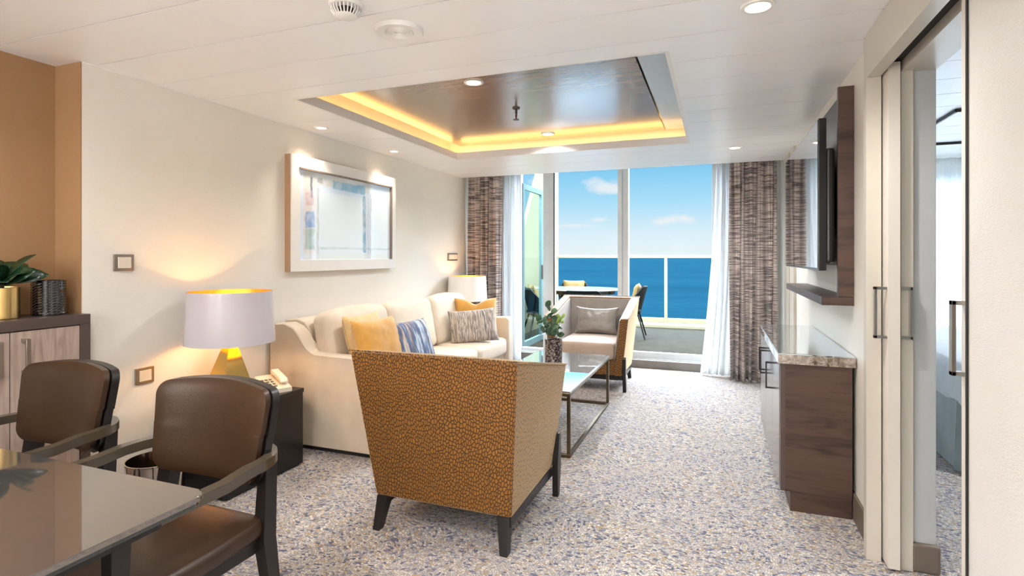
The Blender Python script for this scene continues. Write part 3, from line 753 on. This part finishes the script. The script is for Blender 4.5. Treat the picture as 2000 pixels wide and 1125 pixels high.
# ------------------------------------------------------------------ side tables, lamps, phone
def side_table(label, loc, w=.47, d=.57, h=.465):
    c = thing('side_table', label, 'side table', loc)
    obj('top', bx(-w/2, w/2, -d/2, d/2, h-.025, h, bev=.002), M['blackw'], c)
    obj('body', bx(-w/2+.004, w/2-.004, -d/2+.004, d/2-.004, .01, h-.025, bev=.002), M['black'], c)
    obj('plinth', bx(-w/2+.02, w/2-.02, -d/2+.02, d/2-.02, 0, .01), M['dark'], c)
    return c
side_table('black box side table at the near end of the sofa', (-2.60, 2.385, 0))
side_table('black box side table in the window corner, behind the sofa', (-2.585, 5.53, 0), .47, .42)
def lamp(label, loc, s=1, outer=None, power=18, rz=15):
    c = thing('table_lamp', label, 'lamp', loc, R(rz)); c.scale = (s, s, s)
    obj('base', lathe(B(), [(.165, 0), (.045, .295), (.040, .30)], 5), M['gold'], c, smooth=False)
    obj('stem', lathe(B(), [(.012, .30), (.012, .34), (.018, .345), (.018, .39)], 16), M['gold'], c)
    bm = lathe(B(), [(.232, .325), (.216, .61)], 72, cap0=False, cap1=False)
    sh = obj('lamp_shade', bm, outer or M['shadeout'], c)
    sh2 = obj('shade_lining', lathe(B(), [(.230, .326), (.214, .609)], 72, cap0=False, cap1=False), M['gold'] if False else simple('gold_foil', (.9,.56,.12,1), .35, .9), c)
    bm = B()
    for a in (0, 2*pi/3, 4*pi/3): tube(bm, [(.018*cos(a), .018*sin(a), .37), (.222*cos(a), .222*sin(a), .37)], .003, 6)
    obj('shade_ring', bm, M['gold'], c)
    bm = B(); bmesh.ops.create_uvsphere(bm, u_segments=16, v_segments=10, radius=.032); bmesh.ops.translate(bm, verts=bm.verts, vec=(0,0,.42))
    obj('bulb', bm, M['bulb'], c)
    if power:
        l = bpy.data.lights.new('lamp_light', 'POINT'); l.energy = power; l.color = (1, .60, .25); l.shadow_soft_size = .035
        lo = bpy.data.objects.new('lamp_light', l); link(lo, c); lo.location = (0,0,.425)
    return c
lamp('gold faceted table lamp with glowing pearl drum shade beside the near sofa arm', (-2.55, 2.30, .465))
lamp('white drum shade table lamp in the window corner, behind the sofa', (-2.60, 5.50, .465), .96, M['shadewhite'], 16)

P = thing('telephone', 'ivory desk telephone on the black side table beside the gold lamp', 'telephone', (-2.50, 2.56, .465), R(-25))
bm = B(); prism(bm, [(-.10,0),(.10,0),(.10,.025),(-.10,.075)], -.075, .075, 'y', .006); obj('body', bm, M['phone'], P)
bm = B(); prism(bm, [(-.098,.082),(.06,.045),(.066,.056),(.05,.074),(-.085,.108),(-.10,.10)], .02, .066, 'y', .008); obj('handset', bm, M['phone'], P)
for i in range(4):
    for j in range(3):
        x = -.03+.03*i; z = .075-.25*(x+.10)+.003; y = -.055+.024*j
        bm = bx(x-.009, x+.009, y-.008, y+.008, z-.006, z+.002, bev=.002); obj('key', bm, M['phoneg'], P)

# ------------------------------------------------------------------ picture
PC = thing('framed_picture', 'framed blue and white abstract painting hanging above the sofa', 'picture', (XL, 3.675, 1.575))
hy, hz_ = .66, .415
obj('backing', bx(.0, .05, -hy, hy, -hz_, hz_, bev=.001), M['frameside'], PC)
bm = B(); fw = .085
for q_ in ((-hy, hy, hz_-fw, hz_), (-hy, hy, -hz_, -hz_+fw), (-hy, -hy+fw, -hz_+fw, hz_-fw), (hy-fw, hy, -hz_+fw, hz_-fw)): box(bm, .05, .062, *q_, .002, 1)
obj('frame', bm, M['frame'], PC)
o = obj('painting', bx(.045, .053, -hy+fw, hy-fw, -hz_+fw, hz_-fw), M['art'], PC, smooth=False)
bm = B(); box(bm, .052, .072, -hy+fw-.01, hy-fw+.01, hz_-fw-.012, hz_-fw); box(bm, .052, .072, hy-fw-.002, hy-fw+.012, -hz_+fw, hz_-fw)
obj('inner_strip', bm, simple('grey_inner_strip', srgb(130,118,106), .4), PC)  # grey strip along the top and right inner edges of the frame

# ------------------------------------------------------------------ switches
def switch(label, y, z, w=.1, h=.085, n=1):
    c = thing('wall_switch', label, 'switch', (XL, y, z))
    obj('plate', bx(0, .012, -w/2, w/2, -h/2, h/2, bev=.004), M['plate'], c)
    for k in range(n):
        ww = (w-.03)/n; y0 = -w/2+.015+ww*k
        obj('rocker', bx(.010, .017, y0+.003, y0+ww-.003, -h/2+.014, h/2-.014, bev=.002), M['phone'], c)
switch('single light switch on the left wall, level with the picture base', 1.902, 1.238)
switch('single wall socket low on the left wall, beside the gold lamp', 2.01, .64, .1, .085)
switch('three-gang light switch on the left wall beside the curtain', 5.60, 1.262, .24, .085, 3)

# ------------------------------------------------------------------ television wall
TP = thing('wall_shelf', 'dark walnut wall panel with a narrow shelf behind the television', 'wall shelf', (XR, 3.07, 1.03))
obj('side_board', bx(-.07, -.001, -.0, .025, .041, 1.075, bev=.002), M['walnut'], TP)
obj('back_board', bx(-.03, -.001, .025, 1.46, .19, 1.075, bev=.002), M['gpanel'], TP)
obj('shelf', bx(-.14, -.001, .0, 1.46, -.002, .04, bev=.002), M['walnut'], TP)
TV = thing('television', 'large flat black television mounted on the right wall', 'television', (.47, 3.70, 1.575))
obj('casing', hexa(B(), [(.0, -.665, -.375), (.035, -.665, -.375), (.035, .665, -.375), (0, .665, -.375), (0, -.665, .375), (.035, -.665, .375), (.035, .665, .375), (0, .665, .375)], .004), M['black'], TV)
obj('screen', bx(-.003, .0005, -.655, .655, -.362, .367), M['tvglass'], TV)
obj('rear_housing', bx(.035, .085, -.60, .60, -.34, .24, bev=.02), M['black'], TV)
obj('bracket', bx(.055, .129, -.15, .15, -.15, .15), M['dsteel'], TV)

# credenza
CR = thing('credenza', 'low walnut cabinet with marble top under the television', 'cabinet', (.30, 3.02, 0))
obj('body', bx(.02, .312, 0, 1.25, .10, .735, bev=.002), M['walnut'], CR)
obj('front_stile', bx(.0, .022, 0, .035, .10, .735, bev=.001), M['cabgrey'], CR)
obj('plinth', bx(.045, .312, .012, 1.24, 0, .10), M['walnut'], CR)
obj('counter', bx(-.012, .325, -.012, 1.27, .735, .781, bev=.003), M['marble'], CR)
obj('glass_top', bx(-.010, .323, -.010, 1.268, .781, .786, bev=.001), mirror('pale_glass_sheet', (.66,.72,.74,1), .03, False), CR)
for (a, c_, hyy) in ((.037, .385, .345), (.389, .815, .76), (.819, 1.245, .865)):
    d = obj('door', bx(-.002, .02, a, c_, .105, .728, bev=.0015), M['doorgrey'], CR)
    bm = B()
    box(bm, -.042, -.034, hyy-.005, hyy+.005, .53, .68, .001, 1); box(bm, -.036, -.001, hyy-.005, hyy+.005, .53, .54); box(bm, -.036, -.001, hyy-.005, hyy+.005, .67, .68)
    obj('handle', bm, M['dsteel'], d)

# ------------------------------------------------------------------ sliding doors to the bedroom
def pull(parent, x, y, z, s, hh=.105, reach=.045):
    bm = B(); box(bm, min(x, x+s*reach), max(x, x+s*reach), y-.011, y+.011, z+hh-.012, z+hh, .001, 1); box(bm, min(x, x+s*reach), max(x, x+s*reach), y-.011, y+.011, z-hh, z-hh+.012, .001, 1)
    xx = x+s*reach; box(bm, min(xx-s*.01, xx), max(xx-s*.01, xx), y-.011, y+.011, z-hh, z+hh, .001, 1)
    o = obj('door_handle', bm, M['steel'], parent)
D2 = thing('door_2', '', '', (.648, 2.585, .012)); D3 = thing('door_3', '', '', (.648, 1.885, .012))
for d in (D2, D3):
    d['kind'] = 'structure'
    for k in ('label', 'category'): del d[k]
obj('panel', bx(0, .042, 0, .88, 0, 2.04, bev=.0015), M['leaf'], D2); pull(D2, 0, .02, 1.03, -1); pull(D2, .042, .02, 1.03, 1)
obj('panel', bx(0, .042, -.1, 0, 0, 2.04, bev=.0015), M['leaf'], D3); pull(D3, 0, -.02, 1.03, -1, reach=.032)

# ------------------------------------------------------------------ bedroom seen through the opening
struct('wall_bedroom_right', bx(4.4, 4.5, .3, YW, 0, 2.5), M['wallG'])
struct('wall_bedroom_near', bx(.82, 4.4, .2, .3, 0, 2.5), M['wall'])
bm = B()
yy = [.3+.317*k for k in range(0, 20)]
yy = [y for y in yy if y < YW-.1]+[YW]
for a, b_ in zip(yy, yy[1:]):
    box(bm, .825, 4.4, a+.003, b_-.003, 2.2, 2.22)
struct('ceiling_bedroom', bm, M['ceil']); struct('trim_20', bx(.825, 4.4, .3, YW, 2.221, 2.24), M['shadow'])
bm = B(); box(bm, 3.9, 4.5, YW, YW+.12, 0, 2.6); box(bm, .83, 4.4, YW, YW+.12, 2.15, 2.6); struct('wall_bedroom_window', bm, M['white'])
BD = thing('bed', 'bed with pale cover and grey skirt in the next room', 'bed', (1.32, 3.75, 0))
obj('cover', soft(1.7, 1.95, .36, .13, .02, 14, .006, c=(.86, 1.0, .50)), M['bed'], BD)
bm = B(); poly = rpoly(.0, 1.72, .0, 2.0, .22, 10); n_ = len(poly); lo = []; hi = []
for i, (x, y) in enumerate(poly):
    k = .012*sin(i*2.1); lo.append(bm.verts.new((x+k, y+k, .01))); hi.append(bm.verts.new((x*.985+.012, y*.985+.012, .44)))
for i in range(n_): bm.faces.new([lo[i], lo[(i+1)%n_], hi[(i+1)%n_], hi[i]])
bm.faces.new(lo); bm.faces.new(hi); obj('skirt', bm, M['skirt'], BD)
tag(drape('sheer_curtain', 1.0, 3.9, 6.2, .02, 2.19, 24, .03, M['voile'], seed=6, n=400), 'white sheer curtain across the window of the next room', 'sheer curtain')
o = obj('ceiling_mirror_trim', B() if False else (lambda bm: (tube(bm, [(1.42,4.2,2.19),(1.42,5.4,2.19),(2.6,5.4,2.19),(2.6,4.2,2.19),(1.42,4.2,2.19)], .012, 6), bm)[1])(B()), M['dsteel'])
tag(o, 'thin dark rectangular trim on the ceiling of the next room', 'trim')

# ------------------------------------------------------------------ sideboard in the niche
SB = thing('sideboard', 'tall brown sideboard with grey oak doors against the tan niche wall', 'cabinet', (XN, .0, 0))
dx = .27; L0, L1 = -.30, 1.70
obj('top', bx(.002, dx, L0, L1, .955, 1.0, bev=.002), M['cabgrey'], SB)
for y in (L0, L1-.042): obj('side_panel', bx(.002, dx, y, y+.042, 0, .955, bev=.002), M['cabgrey'], SB)
obj('carcass', bx(.002, dx-.03, L0+.042, L1-.042, .06, .955), M['cabgrey'], SB); obj('plinth', bx(.002, dx-.02, L0+.042, L1-.042, 0, .08), M['cabgrey'], SB)
for k in range(7):
    y1 = 1.656-.268*k; y0 = y1-.264
    if y0 < L0+.04: break
    d = obj('door', bx(dx-.028, dx-.006, y0, y1, .085, .95, bev=.0015), M['doorwood'], SB)
    hy_ = y0+.045 if k % 2 == 0 else y1-.045
    bm = B(); box(bm, dx+.022, dx+.032, hy_-.008, hy_+.008, .775, .92, .001, 1); box(bm, dx-.008, dx+.024, hy_-.008, hy_+.008, .775, .787); box(bm, dx-.008, dx+.024, hy_-.008, hy_+.008, .908, .92)
    obj('handle', bm, M['plate'], d)
PP = thing('potted_plant', 'broad-leaved plant in a gold pot on the sideboard', 'plant', (-2.90, 1.425, 1.0))
obj('pot', lathe(B(), [(.06, 0), (.063, .003), (.063, .135), (.059, .137), (.058, .12), (.0001, .12)], 40, cap1=False), M['goldb'], PP)
obj('soil', lathe(B(), [(.0575, .1), (.0575, .122)], 24), M['soil'], PP)
for k, (a, el, L, Wd) in enumerate([(22, .75, .165, .09), (48, .45, .16, .08), (120, .9, .16, .095), (-20, .35, .17, .10), (200, .6, .17, .08), (270, .5, .18, .08), (330, 1.2, .17, .07), (160, 1.6, .16, .07), (60, 1.5, .18, .07), (15, .75, .15, .07)]):
    a = R(a); d = (cos(a), sin(a), el); b0 = (cos(a)*.015, sin(a)*.015, .15+.012*(k % 3))
    st = obj('stalk', tube(B(), [(0, 0, .118), b0], .004, 6), M['stem'], PP)
    bm = B(); leaf_bm(bm, b0, d, L, Wd, .12, .25, 62 if k < 2 else 20); solid(obj('leaf', bm, M['leafd'], st))
bm = B(); n = 36; rows = 13      # studded glass: shallow facets
rings = []
for j in range(rows*2+1):
    z = .004+.158*j/(rows*2)
    rings.append([bm.verts.new(((.063+(.0022 if (i % 2 and j % 2) else 0))*cos(2*pi*i/n), (.063+(.0022 if (i % 2 and j % 2) else 0))*sin(2*pi*i/n), z)) for i in range(n)])
for a, b_ in zip(rings, rings[1:]):
    for i in range(n): bm.faces.new([a[i], a[(i+1)%n], b_[(i+1)%n], b_[i]])
bm.faces.new(rings[0][::-1])
top = [bm.verts.new((.058*cos(2*pi*i/n), .058*sin(2*pi*i/n), .16)) for i in range(n)]; low = [bm.verts.new((.056*cos(2*pi*i/n), .056*sin(2*pi*i/n), .02)) for i in range(n)]
for i in range(n):
    bm.faces.new([rings[-1][i], rings[-1][(i+1)%n], top[(i+1)%n], top[i]]); bm.faces.new([top[i], top[(i+1)%n], low[(i+1)%n], low[i]])
bm.faces.new(low)
o = obj('candle_vase', bm, M['blackglass'], smooth=False); o.location = (-2.89, 1.60, .9985); tag(o, 'black studded glass vase on the sideboard, next to the potted plant', 'vase')

# waste bin
bm = lathe(B(), [(.105, 0), (.125, .30), (.128, .302), (.128, .308), (.122, .308), (.102, .01), (.0001, .01)], 48, cap1=False)
WB = thing('waste_bin', 'round chrome waste bin on the carpet behind the dining chair', 'bin', (-2.50, 1.83, 0)); obj('bin_body', bm, M['chrome'], WB)

# ------------------------------------------------------------------ dining table and chairs
DT = thing('dining_table', 'dark mirror-topped dining table in the near left corner', 'table', (-1.90, .395, 0))
P0 = rpoly(-.86, .85, -.52, .498, .035)
obj('tabletop', prism(B(), P0, .738, .75, 'z', .004, 3), M['tabletop'], DT)
obj('glass_edge', prism(B(), rpoly(-.855, .845, -.515, .493, .035), .728, .739, 'z', .002), M['edgeglass'], DT)
obj('underframe', prism(B(), rpoly(-.80, .79, -.46, .44, .02), .690, .728, 'z', .002), M['black'], DT)
obj('pedestal', bx(-.25, .25, -.12, .12, .04, .69, bev=.004), M['blackw'], DT); obj('foot', bx(-.45, .45, -.28, .28, 0, .04, bev=.005), M['blackw'], DT)
def dining_chair(label, loc, rz=0):
    c = thing('dining_chair', label, 'chair', loc, rz, 'brown leather dining chairs')
    # local: faces -Y, back at +Y
    bm = soft(.48, .47, .075, .033, .014, 12, c=(0, -.005, .435))
    for v in bm.verts:      # front narrower-rounded
        k = (v.co.y+.24)/.48; v.co.x *= .93+.07*math.sin(pi*min(1, max(0, .25+.6*k)))
    obj('seat', bm, M['leather'], c)
    bm = bx(-.215, .215, -.21, .21, .36, .40, bev=.004); obj('seat_frame', bm, M['blackw'], c)
    # back pad: rounded-rectangle outline, curved around the sitter
    def pad(bm, w0, w1, z0, z1, y0, y1, th, r, n=20, bulge=.0, m_=28):
        fr_, bk = [], []
        for i in range(n+1):
            a = []; b2 = []
            for j in range(m_+1):
                v = (1-cos(pi*j/m_))/2; u = -1+2*i/n; z = z0+(z1-z0)*v
                hw_ = (w0+(w1-w0)*v)/2
                # rounded corners
                e = min(v, 1-v)*(z1-z0); cut = 0
                if e < r: cut = r-math.sqrt(max(0, r*r-(r-e)**2))
                x = u*(hw_-cut); y = y0+(y1-y0)*v - .05*(x/(.25))**2
                z += -.012*(u*u) if v > .5 else .006*u*u
                ed = (1-abs(u)**8)*(1-(abs(2*v-1))**8)
                a.append(bm.verts.new((x, y-th/2-bulge*ed, z))); b2.append(bm.verts.new((x, y+th/2, z)))
            fr_.append(a); bk.append(b2)
        for i in range(n):
            for j in range(m_):
                bm.faces.new([fr_[i][j], fr_[i+1][j], fr_[i+1][j+1], fr_[i][j+1]]); bm.faces.new([bk[i][j], bk[i][j+1], bk[i+1][j+1], bk[i+1][j]])
        for i in range(n):
            bm.faces.new([fr_[i][0], bk[i][0], bk[i+1][0], fr_[i+1][0]]); bm.faces.new([fr_[i][m_], fr_[i+1][m_], bk[i+1][m_], bk[i][m_]])
        for j in range(m_):
            bm.faces.new([fr_[0][j], fr_[0][j+1], bk[0][j+1], bk[0][j]]); bm.faces.new([fr_[n][j], bk[n][j], bk[n][j+1], fr_[n][j+1]])
        return bm
    obj('backrest', pad(B(), .43, .485, .56, .866, .225, .275, .02, .05, bulge=.014), M['leather'], c)
    obj('back_shell', pad(B(), .445, .50, .55, .864, .255, .305, .028, .05), M['blackw'], c)
    # wrap-around arm rail
    pts = []
    for k in range(0, 9): pts.append((-.275+.005*k, -.26+.045*k, .625+.002*k))
    nb = 14
    arc = []
    for k in range(nb+1):
        a = pi-pi*k/nb; arc.append((.262*math.copysign(abs(cos(a))**.55, cos(a)), .12+.185*abs(sin(a))**.8, .645))
    pts = [(-.262, -.27, .632)]+[(-.266, -.2+.06*k, .636) for k in range(5)]+arc+[(.266, .04-.06*k, .636) for k in range(5)]+[(.262, -.27, .632)]
    bm = tube(B(), pts, .02, square=(.034, .03)); bmesh.ops.bevel(bm, geom=bm.edges[:], offset=.004, segments=2, affect='EDGES') if False else None
    obj('armrest', bm, M['armwood'], c, angle=50)
    for s in (-1, 1):
        obj('leg', hexa(B(), [(s*.235, -.265, 0), (s*.262, -.265, 0), (s*.262, -.235, 0), (s*.235, -.235, 0), (s*.228, -.26, .622), (s*.268, -.26, .622), (s*.268, -.215, .622), (s*.228, -.215, .622)], .004), M['blackw'], c)
        bm = B()
        hexa(bm, [(s*.205, .27, 0), (s*.235, .27, 0), (s*.235, .305, 0), (s*.205, .305, 0), (s*.20, .20, .40), (s*.245, .20, .40), (s*.245, .25, .40), (s*.20, .25, .40)], .003)
        hexa(bm, [(s*.20, .20, .398), (s*.245, .20, .398), (s*.245, .25, .398), (s*.20, .25, .398), (s*.185, .238, .63), (s*.23, .225, .63), (s*.23, .27, .63), (s*.185, .28, .63)], .003)
        obj('leg', bm, M['blackw'], c)
    return c
ch = dining_chair('brown leather dining chair nearer the ochre armchair, tucked at the mirror-topped table', (-1.535, 1.085, 0))
ch2 = copy_tree(ch); ch2.location = (-2.30, 1.10, 0); ch2['label'] = 'brown leather dining chair at far left, in front of the sideboard'

# globe lamps added out of view behind the camera to brighten the room
def fill_globe(label, x, y, z0, power):
    c = thing('fill_lamp', label, 'lamp', (x, y, 0), 0, 'added fill globes behind the camera')
    obj('base', lathe(B(), [(.14, 0), (.14, .015), (.02, .03)], 32), M['gold'], c)
    obj('pole', lathe(B(), [(.012, .03), (.012, z0-.23)], 12), M['gold'], c)
    bm = B(); bmesh.ops.create_uvsphere(bm, u_segments=32, v_segments=20, radius=.24); bmesh.ops.translate(bm, verts=bm.verts, vec=(0, 0, z0))
    e = emit('opal_fill_globe', (.93, .965, 1, 1), power); obj('lamp_shade', bm, e, c)
fill_globe('added opal fill globe behind the camera, by the back wall', -.9, -1.9, 1.55, 21)
fill_globe('added opal fill globe behind the camera, by the niche wall', -2.55, -1.2, 1.55, 20)
fill_globe('added opal fill globe behind the camera, by the right wall', .25, -.9, 1.4, 3)

# ------------------------------------------------------------------ ceiling fittings and room lights
def downlight(label, x, y, z=H, r=.045, power=30, ang=150, col=(1,.98,.96)):
    c = thing('ceiling_downlight', label, 'ceiling light', (x, y, z), 0, 'recessed ceiling downlights')
    obj('trim_ring', lathe(B(), [(r+.016, 0), (r+.014, -.006), (r, -.007), (r-.004, -.002)], 40, cap0=False, cap1=False), M['white'], c)
    obj('lens', lathe(B(), [(r-.003, -.004), (r-.003, -.001)], 32), M['lens'], c)
    if power:
        l = bpy.data.lights.new('downlight_beam', 'SPOT'); l.energy = power; l.color = col; l.spot_size = R(ang); l.spot_blend = .9; l.shadow_soft_size = .05
        lo = bpy.data.objects.new('downlight_beam', l); link(lo, c); lo.location = (0,0,-.03)
DOWN = 44
downlight('ceiling downlight over the carpet near the bedroom door', .144, 2.21, power=DOWN)
downlight('ceiling downlight near the right curtain', .147, 5.02, power=DOWN)
downlight('nearer of the two downlights in the walnut ceiling panel', -1.38, 3.01, 2.329, power=DOWN)
downlight('farther of the two downlights in the walnut ceiling panel', -1.365, 4.51, 2.329, power=DOWN)
for nm, x, y in (('small downlight over the picture, nearer one', -2.67, 3.19), ('small downlight over the picture, farther one', -2.666, 4.13)):
    downlight(nm, x, y, r=.035, power=16, ang=110, col=(1,.86,.70))
for nm, x, y in (('a', -2.47, 1.13), ('b', -1.4, .6), ('c', -.45, .3), ('d', -2.4, -.8), ('e', -1.2, -1.2), ('f', 0, -1.4), ('g', -.9, -.4)):  # all but a: unseen downlights added to raise the room's brightness
    pw = DOWN*1.2
    downlight('ceiling downlight at the upper left corner of the picture' if nm == 'a' else 'added fill downlight behind the camera, ' + {'b':'over the dining table','c':'nearest the camera','d':'by the niche wall','e':'in the middle of the back of the room','f':'by the back wall','g':'behind the end of the dining table'}[nm], x, y, power=pw if nm != 'a' else 12)
downlight('added ceiling downlight brightening the next room', 2.4, 3.2, power=150, col=(.9,.95,1))  # unseen fitting, added to light the bedroom

SD = thing('smoke_detector', 'ribbed white smoke detector on the ceiling', 'detector', (-1.278, 1.66, H)); SD.scale = (.82, .82, .9)
obj('base', lathe(B(), [(.075, 0), (.075, -.014), (.068, -.018)], 40, cap0=False), M['white'], SD)
obj('sensor_core', lathe(B(), [(.035, -.016), (.035, -.045)], 24), M['dark'], SD)
for k in range(24):
    a = 2*pi*k/24
    bm = tube(B(), [(.066*cos(a), .066*sin(a), -.016), (.064*cos(a), .064*sin(a), -.03), (.048*cos(a), .048*sin(a), -.05)], .0032, 5); obj('rib', bm, M['white'], SD)
obj('cap', lathe(B(), [(.0001, -.058), (.035, -.057), (.049, -.05), (.046, -.046)], 32, cap0=False, cap1=False), M['white'], SD)
SP = thing('ceiling_speaker', 'flat round white speaker on the ceiling, behind the smoke detector', 'speaker', (-1.217, 1.925, H))
obj('rim', lathe(B(), [(.098, 0), (.098, -.010), (.094, -.018), (.060, -.014), (.058, -.010), (.0001, -.010)], 56, cap0=False, cap1=False), M['white'], SP)
bm = B()
for r_ in (.012, .022, .032, .042, .052): lathe(bm, [(r_, -.0102), (r_+.002, -.0135), (r_+.004, -.0102)], 40, cap0=False, cap1=False)
obj('grille', bm, M['white'], SP)
SK = thing('sprinkler', 'metal sprinkler head hanging from the walnut ceiling panel', 'sprinkler', (-1.34, 3.65, 2.33))
obj('escutcheon', lathe(B(), [(.028, 0), (.026, -.008), (.01, -.012)], 28, cap0=False), M['dsteel'], SK)
obj('nozzle', lathe(B(), [(.009, -.008), (.009, -.04), (.006, -.045)], 16), M['dsteel'], SK)
obj('deflector', lathe(B(), [(.022, -.082), (.022, -.085)], 16), M['dsteel'], SK)
bm = B()
for s in (-1, 1): tube(bm, [(0, s*.008, -.04), (0, s*.016, -.055), (0, s*.004, -.08)], .0028, 6)
obj('yoke', bm, M['dsteel'], SK); obj('bulb', lathe(B(), [(.003, -.045), (.003, -.08)], 8), M['red'], SK)
